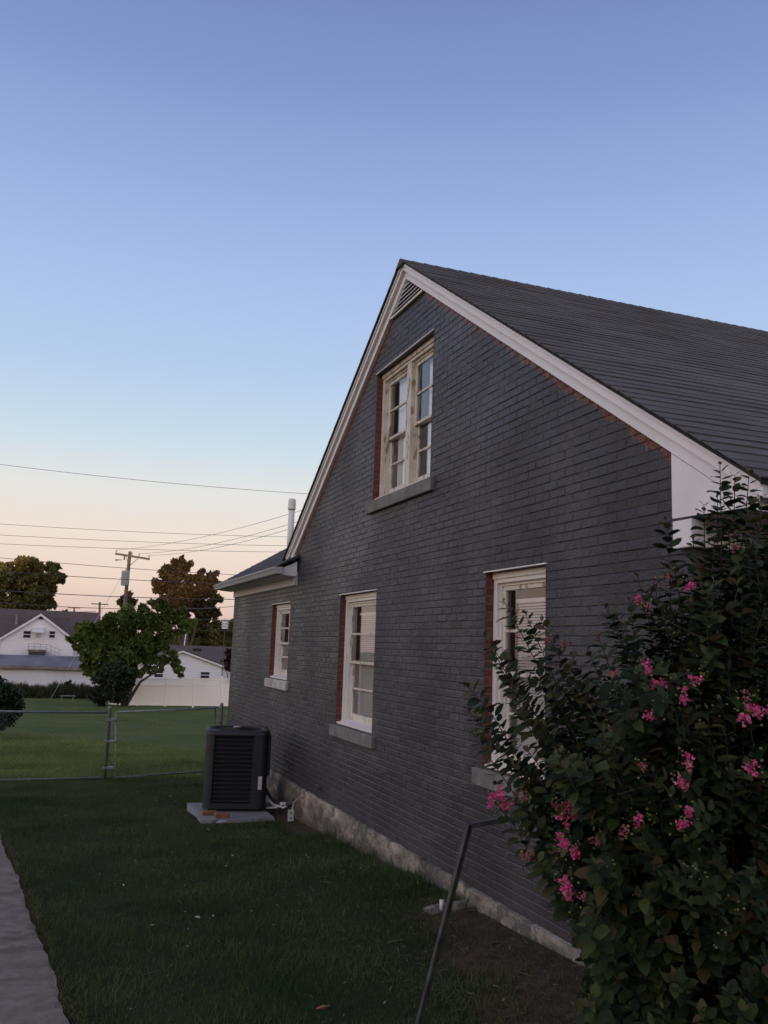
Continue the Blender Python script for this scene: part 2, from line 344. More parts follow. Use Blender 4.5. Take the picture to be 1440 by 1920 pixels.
M['plum'] = leafmat('plum_leaves', [(.035, .014, .014), (.06, .022, .02)], .7, .2)

# ------------------------------------------------------------------ ground
def slope(y): return -1.72-.045*y if y < 17 else (-2.485-.0408*(y-17) if y < 66 else -4.484)
def sm(a, b, x):
    t = max(0, min(1, (x-a)/(b-a))); return t*t*(3-2*t)
def berm(x, y): return .055*sm(2.2, 3.2, x)*sm(9.2, 7.2, y)
def dirtedge(y):    # x beyond which the bed along the wall is bare
    return 2.95-.12*max(0, 9-y)-(.25 if y < 7 else 0)-.3*max(0, min(1, (6.6-y)/1.2))
def ground():
    xs = np.unique(np.concatenate([np.linspace(-400, -8, 12), np.arange(-8, 12, .35), np.linspace(12, 400, 14)]))
    ys = np.unique(np.concatenate([np.linspace(-200, -4, 6), np.arange(-4, 24, .35), np.arange(24, 80, 3.), np.linspace(80, 900, 10)]))
    vs = []
    for y in ys:
        for x in xs:
            z = slope(y)
            if abs(x) < 30 and y < 70: z += .025*math.sin(x*1.3+y*.7)*math.cos(y*.45)+(.10*math.sin(x*.35+y*.21) if y > 20 else 0)*min(1, (y-20)/8 if y > 20 else 0)
            vs.append((x, y, z+berm(x, y)))
    nx = len(xs); fs = [(j*nx+i, j*nx+i+1, (j+1)*nx+i+1, (j+1)*nx+i) for j in range(len(ys)-1) for i in range(nx-1)]
    m = Mat('lawn_soil', rough=.95, spec=.1); X, Y, Z = m.sep()
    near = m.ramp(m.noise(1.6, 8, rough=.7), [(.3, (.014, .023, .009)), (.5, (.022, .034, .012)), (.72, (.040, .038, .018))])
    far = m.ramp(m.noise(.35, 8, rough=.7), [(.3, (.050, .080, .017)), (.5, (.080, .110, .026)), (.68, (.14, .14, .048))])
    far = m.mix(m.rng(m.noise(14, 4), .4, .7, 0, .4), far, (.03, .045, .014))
    g = m.mix(m.rng(Y, 15.5, 21), near, far)  # soil colour steps from house-shaded near lawn to open far lawn
    dirt = m.ramp(m.noise(7, 9, rough=.7), [(.3, (.036, .025, .017)), (.5, (.068, .047, .031)), (.75, (.115, .085, .058))])
    # bed along the house wall
    e1 = m.math('ADD', X, m.math('MULTIPLY', m.math('SUBTRACT', m.noise(1.5, 5), .5), .9))
    lim = m.math('ADD', m.rng(Y, 4.2, 6.9, 2.35, 2.95), m.math('MULTIPLY', m.rng(Y, 6.8, 7.3), m.rng(Y, 10.6, 10.2, 0, 1)))
    a = m.rng(m.math('SUBTRACT', e1, lim), -.12, .1)
    a = m.math('MULTIPLY', a, m.rng(Y, 16, 13.6))
    m.color(m.mix(a, g, dirt)); m.bump(m.noise(40, 6), .8, .03); m.bump(m.noise(3, 4), .5, .05)
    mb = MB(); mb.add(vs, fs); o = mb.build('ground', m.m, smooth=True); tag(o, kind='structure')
ground()
pe = [(1.05, -3), (.72, 1), (.50, 3.5), (.29, 5.13), (.10, 7.42), (-.26, 11.19), (-.55, 14), (-.9, 18)]
def pathx(y):
    for (x0, y0), (x1, y1) in zip(pe, pe[1:]):
        if y0 <= y <= y1: return x0+(x1-x0)*(y-y0)/(y1-y0)
    return -9
mb = MB(); ys = np.arange(-3, 17.9, .12); n = len(ys); vs = []
for y in ys:
    x = pathx(y)+random.uniform(-.012, .012)+.012*math.sin(y*2.3); z = slope(y)+.045
    vs += [(x-1.35, y, z), (x-.6, y, z+.002), (x-.02, y, z), (x, y, z-.11)]
mb.add(vs, [(i*4+k, i*4+k+1, (i+1)*4+k+1, (i+1)*4+k) for i in range(n-1) for k in range(3)])
tag(mb.build('path', M['path']), kind='structure')
# grass
LTc = [(-.5, 0, 0), (-.32, .55, .06), (0, 1, -.05), (.36, .6, .08), (.5, .08, 0), (.05, -.15, .05)]; LTFc = [(0, 5, 3, 2, 1), (5, 4, 3)]
BL = [(-.5, 0, 0), (.5, 0, 0), (.32, .55, .10), (-.32, .55, .10), (0, 1, .38)]; BF = [(0, 1, 2, 3), (3, 2, 4)]
def grass(name, n, x0, x1, y0, y1, h, wd, mat, label, keep, dens=None):
    y = rng.uniform(y0, y1, n) if dens is None else y0+(y1-y0)*rng.random(n)**dens
    x = rng.uniform(x0, x1, n); k = np.array([keep(a, b) for a, b in zip(x, y)]); x = x[k]; y = y[k]; n = len(x)
    z = np.array([slope(b)+berm(a, b)+(.025*math.sin(a*1.3+b*.7)*math.cos(b*.45)) for a, b in zip(x, y)])-.006
    pos = np.stack([x, y, z], 1); d = rng.normal(0, .42, (n, 3)); d[:, 2] = 1
    nr = rng.normal(0, 1, (n, 3)); nr[:, 2] = 0
    hh = h*(.45+.8*rng.random(n))*(.55+.6*np.sin(x*2.1+np.cos(y*1.7)*2)**2+.35*np.sin(x*7+np.cos(y*6)*2)**2); s = np.stack([np.full(n, wd)*(.7+.6*rng.random(n)), hh, hh], 1)
    return tag(scatter(name, BL, BF, pos, d, nr, s, mat), label, 'grass', kind='stuff')
def keep_near(x, y):
    if x < pathx(y)+random.gauss(0, .02)-.01 or x > 3.31: return False
    if 2.0 < x < 3.12 and 11.72 < y < 13.1: return False
    lim = 2.45+.25*max(0, min(3, y-4.2)) + .22*math.sin(y*3.1)+.12*math.sin(y*7.7)
    if y < 6.9+.3*math.sin(x*9) and x > lim: return random.random() < .3
    if x > 2.95+.15*math.sin(y*2.3): return random.random() < (.07 if 10.5 < y < 13.6 else 1)
    return True
grass('grass', 130000, -.9, 3.33, 2.6, 17.3, .05, .0055, M['grass'], 'short green lawn between the path and the grey house, darkened in colour for house shade', keep_near, 1.25)
grass('grass', 90000, -3.5, 5.5, 17.3, 46, .06, .016, M['fargrass'], 'lawn beyond the chain link fence, lightened in colour for open sky', lambda x, y: random.random() < (46-y)/26, 1.2)
ny = 3600; yy_ = 3.2+12*rng.random(ny)**1.3; xx_ = np.array([pathx(b) for b in yy_])+rng.normal(.015, .028, ny)+.02*np.sin(yy_*9)
dd = rng.normal(0, .9, (ny, 3)); dd[:, 2] = np.abs(dd[:, 2])+.5; nn_ = rng.normal(0, 1, (ny, 3))
tag(scatter('dry_grass', BL, BF, np.stack([xx_, yy_, np.array([slope(b) for b in yy_])+.02], 1), dd, nn_, np.stack([np.full(ny, .004), .025+.05*rng.random(ny), np.full(ny, .03)], 1), leafmat('dry_edge_grass', [(.035, .040, .016), (.10, .085, .045), (.17, .14, .08)], .9, .2, spec=.05)), 'dry yellowish grass fringing the edge of the concrete path', 'dry grass', kind='stuff')
n = 5200; y_ = rng.uniform(6.7, 17, n); x_ = 3.31-.16*rng.random(n)**1.5; k_ = (y_ < 10.4) | (y_ > 13.8); y_ = y_[k_]; x_ = x_[k_]; n = len(x_); d = rng.normal(0, .35, (n, 3)); d[:, 2] = 1; nr = rng.normal(0, 1, (n, 3))
hh = (.05+.13*rng.random(n))*(.5+.7*np.sin(y_*2.3+np.sin(y_*5))**2)
tag(scatter('grass', BL, BF, np.stack([x_, y_, np.array([slope(b)+berm(a, b) for a, b in zip(x_, y_)])-.01], 1), d, nr, np.stack([np.full(n, .006), hh, hh], 1), M['grass']), 'taller untrimmed grass against the foundation of the grey house', 'grass', kind='stuff')
n = 260; y_ = rng.uniform(4, 15, n); x_ = rng.uniform(.2, 3.0, n); k_ = np.array([a > pathx(b)+.1 and not (1.9 < a and 11.6 < b < 13.2) for a, b in zip(x_, y_)]); y_ = y_[k_]; x_ = x_[k_]; n = len(x_); d = rng.normal(0, 1, (n, 3)); d[:, 2] *= .3; nr = rng.normal(0, .5, (n, 3)); nr[:, 2] = 1; sz_ = .012+.03*rng.random(n)**3
tag(scatter('fallen_leaves', LTc, LTFc, np.stack([x_, y_, np.array([slope(b)+berm(a, b) for a, b in zip(x_, y_)])+.035], 1), d, nr, np.stack([sz_*.5, sz_, sz_], 1), leafmat('litter', [(.12, .10, .06), (.22, .19, .13), (.34, .32, .27)], .9, .1)), 'small pale bits of leaf litter scattered over the near lawn', 'leaf litter', kind='stuff')
# clippings, straw and small stones in the beds
n = 4200; y = rng.uniform(3.6, 13.5, n); x = np.where(rng.random(n) < .7, rng.uniform(2.1, 3.3, n), rng.uniform(.3, 3.2, n)); kk = (rng.random(n) < .35) | (y < 6.8) & (x > 2.0) ; x = x[kk]; y = y[kk]; n = len(x)
pos = np.stack([x, y, np.array([slope(b)+berm(a, b)+.025*math.sin(a*1.3+b*.7)*math.cos(b*.45) for a, b in zip(x, y)])+.012+.02*rng.random(n)], 1); d = rng.normal(0, 1, (n, 3)); d[:, 2] *= .35; nr = rng.normal(0, .4, (n, 3)); nr[:, 2] = 1
tag(scatter('dry_straw', BL, BF, pos, d, nr, np.stack([.0035+.004*rng.random(n), .03+.09*rng.random(n)**2, .03*rng.random(n)], 1), M['straw']), 'scattered dry straw on the bare bed below the wall', 'straw', kind='stuff')
for (u_, v_, lab) in ((415, 1551, 'pale wood chip lying on the lawn in front of the concrete pad'), (605, 1905, 'brown dead leaf lying on the grass at the bottom of the frame')):
    d_ = at(u_, v_, 1); t_ = -1.70/(d_.z+.045); p = Vector((d_.x*t_, t_, d_.z*t_))
    k_s = 1 if 'chip' in lab else .55; mb = MB(); mb.add([p+Vector(q)*k_s+Vector((0, 0, .02)) for q in ((-.07, -.01, .035), (-.02, -.02, .045), (.07, .0, .05), (.06, .02, .05), (0, .02, .055), (-.06, .012, .04), (0, 0, .02))], [(0, 1, 4, 5), (1, 2, 3, 4), (0, 6, 1), (1, 6, 2), (2, 6, 3), (3, 6, 4), (4, 6, 5), (5, 6, 0)])
    tag(mb.build('wood_chip' if 'chip' in lab else 'dead_leaf', M['label'] if 'chip' in lab else M['obrick']), lab, 'wood chip' if 'chip' in lab else 'dead leaf')

# ------------------------------------------------------------------ grey brick house
WX = 3.35; AY, AZ, PT = 8.45, 4.12, .64
def zt(y): return AZ-PT*abs(y-AY)
house = thing('brick_house', (WX, 8, -2), 'dark grey painted brick house with steep gable and white rake boards', 'house')
WIN = dict(rw=(5.60, 6.54, -.90, .645), uw=(7.75, 9.36, 1.65, 3.13), mw=(9.13, 10.40, -.90, .63), lw=(12.78, 13.88, -.50, .63))
def brick_pads(mb):
    rh = .0655; k = 0; z = -1.838
    while z < 4.0:
        zc = z+rh/2
        hi = 17.0 if z+rh < 1.0 else min(12.66, AY+(AZ-.03-(z+rh))/PT)
        lo = 4.012 if z+rh < 1.18 else AY-(AZ-.03-(z+rh))/PT
        lo = max(lo, 4.012)
        if hi-lo < .3: break
        cuts = sorted([(a, b) for a, b, c, d in WIN.values() if c-.02 < z+rh and d+.0 > z+.01]); seg = []; p = lo
        for a, b in cuts:
            if a > p: seg.append((p, min(a, hi)))
            p = max(p, b)
        if p < hi: seg.append((p, hi))
        for a, b in seg:
            y = 4.012+(-.1025 if k % 2 else 0)
            while y+.205 < a: y += .205
            while y < b-.004:
                y0 = max(a, y)+.003; y1 = min(b, y+.205)-.003
                if y1-y0 > .02:
                    z0 = z+.0025+random.uniform(-.0012, .0012); z1 = z+rh-.003+random.uniform(-.0012, .0012); e = .0055
                    off = random.uniform(-.0012, .0012); tz = random.gauss(0, .0009); ty = random.gauss(0, .0010)
                    f = lambda q, r: WX-.001+off+tz*q+ty*r+random.uniform(-.0006, .0006)
                    o_ = [(WX+.0034, y0-.001, z0-.001), (WX+.0034, y1+.001, z0-.001), (WX+.0034, y1+.001, z1+.001), (WX+.0034, y0-.001, z1+.001)]
                    ym = (y0+y1)/2+random.uniform(-.03, .03) if y1-y0 > .1 else (y0+y1)/2
                    i_ = [(f(-1, -1), y0+e, z0+e), (f(-1, 0), ym, z0+e+random.uniform(-.001, .001)), (f(-1, 1), y1-e, z0+e), (f(1, 1), y1-e, z1-e), (f(1, 0), ym, z1-e+random.uniform(-.001, .001)), (f(1, -1), y0+e, z1-e)]
                    mb.add(o_+i_, [(4, 9, 8, 5), (5, 8, 7, 6), (0, 4, 5), (0, 5, 1), (1, 5, 6), (1, 6, 7, 2), (2, 7, 8), (2, 8, 3), (3, 8, 9), (3, 9, 4, 0)])
                y += .205
        z += rh; k += 1
def wall_mesh():
    mb = MB(); br = {4.01, 12.62, AY, 17.0}
    for a, b, c, d in WIN.values(): br |= {a, b}
    br = sorted(br)
    top = lambda y, side: (zt(y)-.01 if side < 12.62 else 1.02)
    for y0, y1 in zip(br, br[1:]):
        ym = (y0+y1)/2; hs = sorted([(c, d) for a, b, c, d in WIN.values() if a < ym < b])
        z = -1.84
        for c, d in hs:
            mb.add([(WX+.0034, y0, z), (WX+.0034, y1, z), (WX+.0034, y1, c), (WX+.0034, y0, c)], [(0, 3, 2, 1)]); z = d
        mb.add([(WX+.0034, y0, z), (WX+.0034, y1, z), (WX+.0034, y1, top(y1, ym)), (WX+.0034, y0, top(y0, ym))], [(0, 3, 2, 1)])
    brick_pads(mb)
    for a, b, c, d in WIN.values():
        X1 = WX+.12
        mb.add([(WX, b, c), (X1, b, c), (X1, b, d), (WX, b, d)], [(0, 1, 2, 3)], 1)
        mb.add([(WX, a, c), (X1, a, c), (X1, a, d), (WX, a, d)], [(3, 2, 1, 0)], 1)
        mb.add([(WX, a, d), (X1, a, d), (X1, b, d), (WX, b, d)], [(0, 1, 2, 3)], 0)
        mb.add([(WX, a, c), (X1, a, c), (X1, b, c), (WX, b, c)], [(3, 2, 1, 0)], 1)
    # front (camera side), back, far side and the wing's end walls
    XE = 19
    mb.add([(WX, 4.01, -1.84), (XE, 4.01, -1.84), (XE, 4.01, .80), (WX, 4.01, .80)], [(0, 1, 2, 3)])
    mb.add([(XE, 4.01, -1.84), (XE, 12.7, -1.84), (XE, 12.7, 1.3), (XE, AY, AZ-.05), (XE, 4.01, 1.2)], [(0, 1, 2, 3, 4)])
    mb.add([(9.3, 12.7, -1.84), (XE, 12.7, -1.84), (XE, 12.7, 1.3), (9.3, 12.7, 1.3)], [(3, 2, 1, 0)])
    mb.add([(WX, 17, -1.84), (9.3, 17, -1.84), (9.3, 17, 1.0), (6.32, 17, 3.0), (WX, 17, 1.15)], [(4, 3, 2, 1, 0)])
    mb.add([(9.3, 12.7, -1.84), (9.3, 17, -1.84), (9.3, 17, 1.), (9.3, 12.7, 1.)], [(0, 1, 2, 3)])
    return mb.build('wall', [M['wall'], M['red']], house)
wall_mesh()
mb = MB()
ys = np.arange(3.97, 17.04, .15); vs = []
for y in ys:
    j = random.uniform(-.010, .010); j2 = random.uniform(-.02, .008)
    vs += [(WX+.02, y, -1.842), (WX-.028+j, y, -1.845+j*.5), (WX-.035+j2, y, -2.0+j), (WX-.04, y, -2.9)]
n = len(ys); mb.add(vs, [(i*4+k, (i+1)*4+k, (i+1)*4+k+1, i*4+k+1) for i in range(n-1) for k in range(3)])
mb.add([(WX-.03, 3.97, -1.845), (19.03, 3.97, -1.845), (19.03, 3.97, -2.9), (WX-.03, 3.97, -2.9), (WX-.03, 4.05, -1.842), (19.03, 4.05, -1.842)], [(3, 2, 1, 0), (0, 1, 5, 4)])
mb.add([(WX-.03, 17.03, -1.845), (9.33, 17.03, -1.845), (9.33, 17.03, -2.9), (WX-.03, 17.03, -2.9)], [(0, 1, 2, 3)])
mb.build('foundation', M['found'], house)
# --- roofs in real courses
def courses(mb, a, b, r0, r1, axis, E=.127, butt=.0065, step=.305, r0f=None):
    """a=(horizontal, z) at the eave, b at the ridge; the run goes along the other horizontal axis from r0 to r1"""
    a = Vector(a); b = Vector(b); Ls = (b-a).length; d = (b-a)/Ls; nrm = Vector((-d.y, d.x)); nrm = nrm if nrm.y > 0 else -nrm
    k = int(Ls/E)+1
    for i in range(k):
        s0 = i*E; s1 = min(Ls, s0+E+.012)
        st = r0f(i) if r0f else r0
        rs = list(np.arange(st, r1, step))+[r1]; vs = []; jit = [random.uniform(-.005, .005) for _ in rs]
        for r, j in zip(rs, jit):
            p0 = a+d*(s0+j); p1 = a+d*s1; t = butt*random.uniform(.6, 1.7)
            for q in (p0-nrm*.004, p0+nrm*t, p1+nrm*.001): vs.append((r, q.x, q.y) if axis == 'x' else (q.x, r, q.y))
        n = len(rs); mb.add(vs, [(3*c+e, 3*c+3+e, 3*c+4+e, 3*c+1+e) for c in range(n-1) for e in (0, 1)])
        mb.add([vs[0], vs[1], vs[2]], [(0, 1, 2)])
XR0, XR1 = WX-.115, 19.3
T = .022
mb = MB()
ye0, ye1 = 3.38, 12.98
courses(mb, (ye0, zt(ye0)+T), (AY, AZ+T), XR0, XR1, 'x'); courses(mb, (ye1, zt(ye1)+T), (AY, AZ+T), XR0, XR1, 'x', step=2)
rf = mb.build('roof', M['roof'], house)
mb = MB()   # roof deck under the shingles
mb.prism([(ye0+.01, zt(ye0)-.0), (AY, AZ-.0), (ye1-.01, zt(ye1)), (ye1-.01, zt(ye1)+T-.005), (AY, AZ+T-.006), (ye0+.01, zt(ye0)+T-.005)], 0, XR0+.006, XR1-.01)
mb.build('roof_deck', M['dark'], rf)
mb = MB()   # ridge cap
for i in range(int((XR1-XR0)/.14)):
    x0 = XR0-.004+i*.14; x1 = x0+.16; t = .008
    mb.add([(x0, AY-.12, AZ-.12*PT+T+t), (x0, AY, AZ+T+t+.006), (x0, AY+.12, AZ-.12*PT+T+t), (x1, AY-.12, AZ-.12*PT+T+t-.006), (x1, AY, AZ+T+t-.002), (x1, AY+.12, AZ-.12*PT+T+t-.006),
            (x0, AY-.12, AZ-.12*PT+T), (x0, AY+.12, AZ-.12*PT+T)], [(0, 3, 4, 1), (1, 4, 5, 2), (0, 1, 2, 7, 6)])
mb.build('ridge_cap', M['roof'], rf)
# --- rake trim
for s, ye in ((-1, ye0+.03), (1, ye1-.12)):
    mb = MB(); y1 = ye
    mb.prism([(AY, AZ), (y1, zt(y1)), (y1, zt(y1)-.088), (AY, AZ-.088)], 0, WX-.08, WX+.004)
    mb.prism([(AY, AZ-.004), (y1, zt(y1)-.004), (y1, zt(y1)-.03), (AY, AZ-.03)], 0, WX-.094, WX-.082)
    mb.build('rake_board', M['trim'], house)
    y2 = 4.12 if s < 0 else 12.56
    mb = MB(); mb.prism([(AY, AZ-.088), (y2, zt(y2)-.088), (y2, zt(y2)-.182), (AY, AZ-.182)], 0, WX-.042, WX+.004)
    mb.build('frieze_board', M['trim'], house)
# --- attic vent
vent = bpy.data.objects.new('attic_vent', None); COL.objects.link(vent); vent.location = (WX, AY, 3.6); setpar(vent, house); vent.location = (WX, AY, 3.6)
vent.location = (0, 0, 0)
vz = 3.66; vh = AZ-.182
mb = MB(); mb.prism([(AY-(vh-vz)/PT, vz), (AY+(vh-vz)/PT, vz), (AY, vh)], 0, WX-.008, WX+.002); mb.build('screen', M['louver'], vent)
mb = MB()
for i in range(6):
    z = vz+.03+i*.045; hw = (vh-z)/PT-.02
    if hw > .02: mb.add([(WX-.010, AY-hw, z+.022), (WX-.010, AY+hw, z+.022), (WX-.036, AY+hw, z), (WX-.036, AY-hw, z), (WX-.036, AY+hw, z-.008), (WX-.036, AY-hw, z-.008), (WX-.010, AY-hw, z+.012), (WX-.010, AY+hw, z+.012)], [(0, 1, 2, 3), (3, 2, 4, 5), (5, 4, 7, 6)])
mb.build('louver', M['trim'], vent)
mb = MB(); hw = (vh-vz)/PT+.03; mb.box(WX-.038, WX-.001, AY-hw+.02, AY+hw-.02, vz-.035, vz-.005, b=.003); mb.build('bottom_rail', M['peel'], vent)
# --- cornice at the near corner: pork chop, frieze return, soffit, gutter
mb = MB(); mb.prism([(4.13, zt(4.13)-.088), (3.47, zt(3.47)-.088), (3.47, zt(3.47)-.179), (4.13, zt(4.13)-.180)], 0, WX-.055, WX+.06)
mb.prism([(4.13, zt(4.13)-.1845), (3.63, zt(3.63)-.1845), (3.47, zt(3.47)-.182), (3.47, .775), (4.13, .79)], 0, WX-.054, WX+.06); mb.build('cornice_panel', M['trim'], house)
mb = MB(); mb.box(WX-.062, 19, 3.96, 4.12, .615, .772, b=.004); mb.build('corner_frieze', M['trim'], house)
mb = MB(); mb.box(WX+.062, 19, 3.47, 4.0, .776, .80); mb.build('soffit', M['trim'], house)
mb = MB(); mb.box(WX-.05, 19, 3.445, 3.468, .80, .93); mb.build('fascia', M['trim'], house)
mb = MB(); mb.prism([(3.44, .935), (3.44, .815), (3.385, .80), (3.35, .82), (3.335, .88), (3.322, .925), (3.322, .935), (3.335, .935), (3.345, .9), (3.36, .84), (3.42, .825), (3.43, .935)], 0, WX-.035, 19); mb.build('gutter', M['gutter'], house)
# --- wing roof, eave, gutter
wr0 = (3.03, 1.105); wr1 = (6.32, 1.105+.6*3.29)
mb = MB(); courses(mb, wr0, wr1, 12.36, 17.25, 'y', step=.8, r0f=lambda i: 12.36 if i < 3 else 10.9)
courses(mb, (9.6, 1.105), wr1, 12.36, 17.25, 'y', step=2)
wroof = mb.build('wing_roof', M['wroof'], house)
mb = MB(); mb.prism([(3.035, 1.08), (6.32, 3.05), (9.6, 1.08), (9.6, 1.10), (6.32, 3.072), (3.035, 1.10)], 1, 12.99, 17.24); mb.build('roof_deck', M['dark'], wroof)
mb = MB(); mb.prism([(WX-.022, .87), (WX+.002, .87), (WX+.002, 1.06), (WX-.022, 1.06)], 1, 12.50, 17.02); mb.box(WX-.05, WX+.02, 12.44, 12.50, .86, 1.06); mb.build('wing_frieze', M['gutter'], house)  # grey gutter paint on the frieze stands for its shading under the eave
mb = MB(); mb.prism([(3.09, 1.0), (WX-.024, .985), (WX-.024, 1.20), (3.09, 1.085)], 1, 12.42, 17.2); mb.build('wing_soffit', M['trim'], house)
mb = MB(); g = [(3.088, 1.10), (3.088, 1.01), (3.03, 1.0), (3.0, 1.02), (2.985, 1.07), (2.972, 1.10)]; g += [(x+.004 if x < 3.05 else x-.006, z+.004) for x, z in g[::-1]]
mb.prism([(3.088, 1.105), (3.088, 1.01), (3.035, 1.0), (3.005, 1.012), (2.99, 1.05), (2.968, 1.085), (2.968, 1.098), (2.98, 1.098), (3.0, 1.06), (3.03, 1.02), (3.08, 1.025), (3.08, 1.105)], 1, 12.34, 17.26)
mb.prism([(3.088, 1.105), (3.088, 1.01), (3.035, 1.0), (3.005, 1.012), (2.99, 1.05), (2.968, 1.085), (2.968, 1.098)], 1, 12.325, 12.338)
mb.build('wing_gutter', M['gutter'], house)
mb = MB(); mb.add([(3.0, 12.36, 1.112), (WX+.02, 12.36, 1.32), (WX+.02, 12.78, 1.32), (3.0, 12.78, 1.112), (WX+.02, 12.36, 1.28), (3.0, 12.36, 1.085)], [(0, 1, 2, 3), (0, 5, 4, 1)]); mb.build('return_flashing', M['wroof'], house)
mb = MB(); mb.prism([(12.57, zt(12.57)-.08), (12.86, zt(12.86)-.08), (12.86, 1.14), (12.57, 1.14)], 0, WX-.05, WX+.01); mb.build('rear_cornice_panel', M['trim'], house)
# vent pipe standing on the wing roof
mb = MB(); pc = at(548, 935, 14.2); mb.lathe((pc.x, 14.2, 0), [(.052, 1.3), (.052, 2.26)], 14); mb.lathe((pc.x, 14.2, 0), [(.06, 2.22), (.068, 2.25), (.06, 2.28), (.068, 2.31), (.06, 2.34), (.066, 2.38), (.045, 2.41)], 14)
mb.build('vent_pipe', M['white'], house, True)
# --- windows
def window(y0, y1, z0, z1, n, style):
    e = bpy.data.objects.new('window', None); COL.objects.link(e); setpar(e, house)
    xf = WX+.072; cw = .055
    units = []; mw = .085
    W = (y1-y0-mw*(n-1))/n
    for i in range(n): units.append((y0+i*(W+mw), y0+i*(W+mw)+W))
    mb = MB()
    hd = .085
    mb.box(xf, xf+.10, y0+.002, y0+cw, z0+.02, z1-.002, b=.003); mb.box(xf, xf+.10, y1-cw, y1-.002, z0+.02, z1-.002, b=.003)
    mb.box(xf+.003, xf+.10, y0+cw, y1-cw, z1-hd, z1-.003, b=.003)
    mb.box(xf-.012, xf-.001, y0+.004, y1-.004, z1-.05, z1-.004)
    # blind stops
    mb.box(xf+.035, xf+.1, y0+cw, y0+cw+.018, z0+.02, z1-hd); mb.box(xf+.035, xf+.1, y1-cw-.018, y1-cw, z0+.02, z1-hd); mb.box(xf+.036, xf+.1, y0+cw, y1-cw, z1-hd-.022, z1-hd)
    for i in range(n-1): mb.box(xf+.004, xf+.11, units[i][1]-.02, units[i+1][0]+.02, z0+.02, z1-hd, b=.003)
    # sloping wooden sill
    mb.prism([(WX+.012, z0+.004), (WX+.2, z0+.004), (WX+.2, z0+.06), (WX+.012, z0+.022)], 1, y0+.003, y1-.003)
    mb.build('frame', M['peel'] if style == 'up' else M['white'], e)
    zm = (z0+z1-hd)/2+.02
    for (a, b) in units:
        a = a+(cw+.016 if a == y0 else .018); b = b-(cw+.016 if b == y1 else .018)
        for nm, za, zb, xs, br_ in (('upper_sash', zm-.03, z1-hd-.02, xf+.050, .032), ('lower_sash', z0+.045, zm+.012, xf+.088, .085)):
            mb = MB(); st = .042; th = .03
            mb.box(xs, xs+th, a, a+st, za, zb, b=.003); mb.box(xs, xs+th, b-st, b, za, zb, b=.003)
            mb.box(xs-.001, xs+th+.001, a+st, b-st, zb-.04, zb-.001, b=.003); mb.box(xs-.001, xs+th+.001, a+st, b-st, za+.001, za+br_, b=.003)
            mid = (za+br_+zb-.04)/2; mb.box(xs+.002, xs+th-.002, a+st-.003, b-st+.003, mid-.011, mid+.011, b=.002)
            s = mb.build(nm, M['peel'], e)
            mb = MB(); mb.add([(xs+.017, a+st, za+br_), (xs+.017, b-st, za+br_), (xs+.017, b-st, zb-.04), (xs+.017, a+st, zb-.04)], [(0, 3, 2, 1)]); mb.build('pane', M['glass'], s)
    # room behind
    X0 = WX+.121; X1 = WX+1.4
    mb = MB(); mb.add([(X0+.05, y0, z0), (X0+.05, y1, z0), (X0+.05, y1, z1), (X0+.05, y0, z1), (X1, y0-.3, z0-.3), (X1, y1+.3, z0-.3), (X1, y1+.3, z1+.2), (X1, y0-.3, z1+.2)], [(4, 5, 6, 7), (0, 1, 5, 4), (1, 2, 6, 5), (2, 3, 7, 6), (3, 0, 4, 7)])
    mb.build('room_lining', M['room'], e)
    if style == 'blind':
        mb = MB(); xb = WX+.235; z = z0+.06; ztop = z1-.24
        while z < ztop:
            mb.add([(xb-.012, y0+.04, z), (xb-.012, y1-.13, z), (xb+.010, y1-.13, z+.019), (xb+.010, y0+.04, z+.019)], [(0, 3, 2, 1)]); z += .0225
        mb.build('blind', M['blind'], e)
        mb = MB(); mb.box(xb-.02, xb+.02, y0+.03, y1-.12, ztop, ztop+.03); mb.build('blind_rail', M['blind'], e)
        mb = MB(); ny = 10; v = []
        for i in range(ny+1): v += [(xb+.05+.012*math.sin(i*2.2), y1-.16+.16*i/ny, zz) for zz in (z0+.03, z1)]
        mb.add(v, [(2*i, 2*i+2, 2*i+3, 2*i+1) for i in range(ny)]); mb.build('curtain', M['brownish'], e)
    elif style == 'up':
        mb = MB(); 
        for (a, b) in units:
            v = []; ny = 26
            for i in range(ny+1): v += [(WX+.205+.006*math.sin(i*1.5), a+(b-a)*.74*i/ny, zz) for zz in (z0+.03, z1-.02)]
            mb.add(v, [(2*i, 2*i+2, 2*i+3, 2*i+1) for i in range(ny)])
        mb.build('curtain', M['curtain'], e, True)
    else:
        mb = MB(); mb.box(WX+.26, WX+.27, y0, y1-.3, z0+.05, z1); mb.build('curtain', M['room'], e)
    # stone sill and steel lintel edge
    mb = MB(); ov = .11
    q = MB(); q.box(WX-.045, WX+.011, y0-ov, y1+ov, z0-.145, z0-.012, b=.008); q.box(WX+.0115, WX+.13, y0+.002, y1-.002, z0-.1, z0+.001)
    q.build('stone_sill', M['lightsill'] if style == 'plain' else M['stone'], e)
    mb = MB(); mb.box(WX-.016, WX+.07, y0-.02, y1+.02, z1+.0005, z1+.010); mb.build('lintel_edge', M['white'], e)
    return e
window(*WIN['rw'], 1, 'blind'); window(*WIN['mw'], 1, 'blind'); window(*WIN['uw'], 2, 'up'); window(*WIN['lw'], 1, 'plain')
# small hose bib on the wall
mb = MB(); p = at(590, 1471, 11.6); mb.tube([(WX+.01, 10.85, -1.72), (WX-.05, 10.85, -1.72), (WX-.08, 10.85, -1.75)], .014, 8); mb.tube([(WX-.05, 10.80, -1.69), (WX-.05, 10.90, -1.69)], .012, 6); mb.build('tap', M['iron'], house)

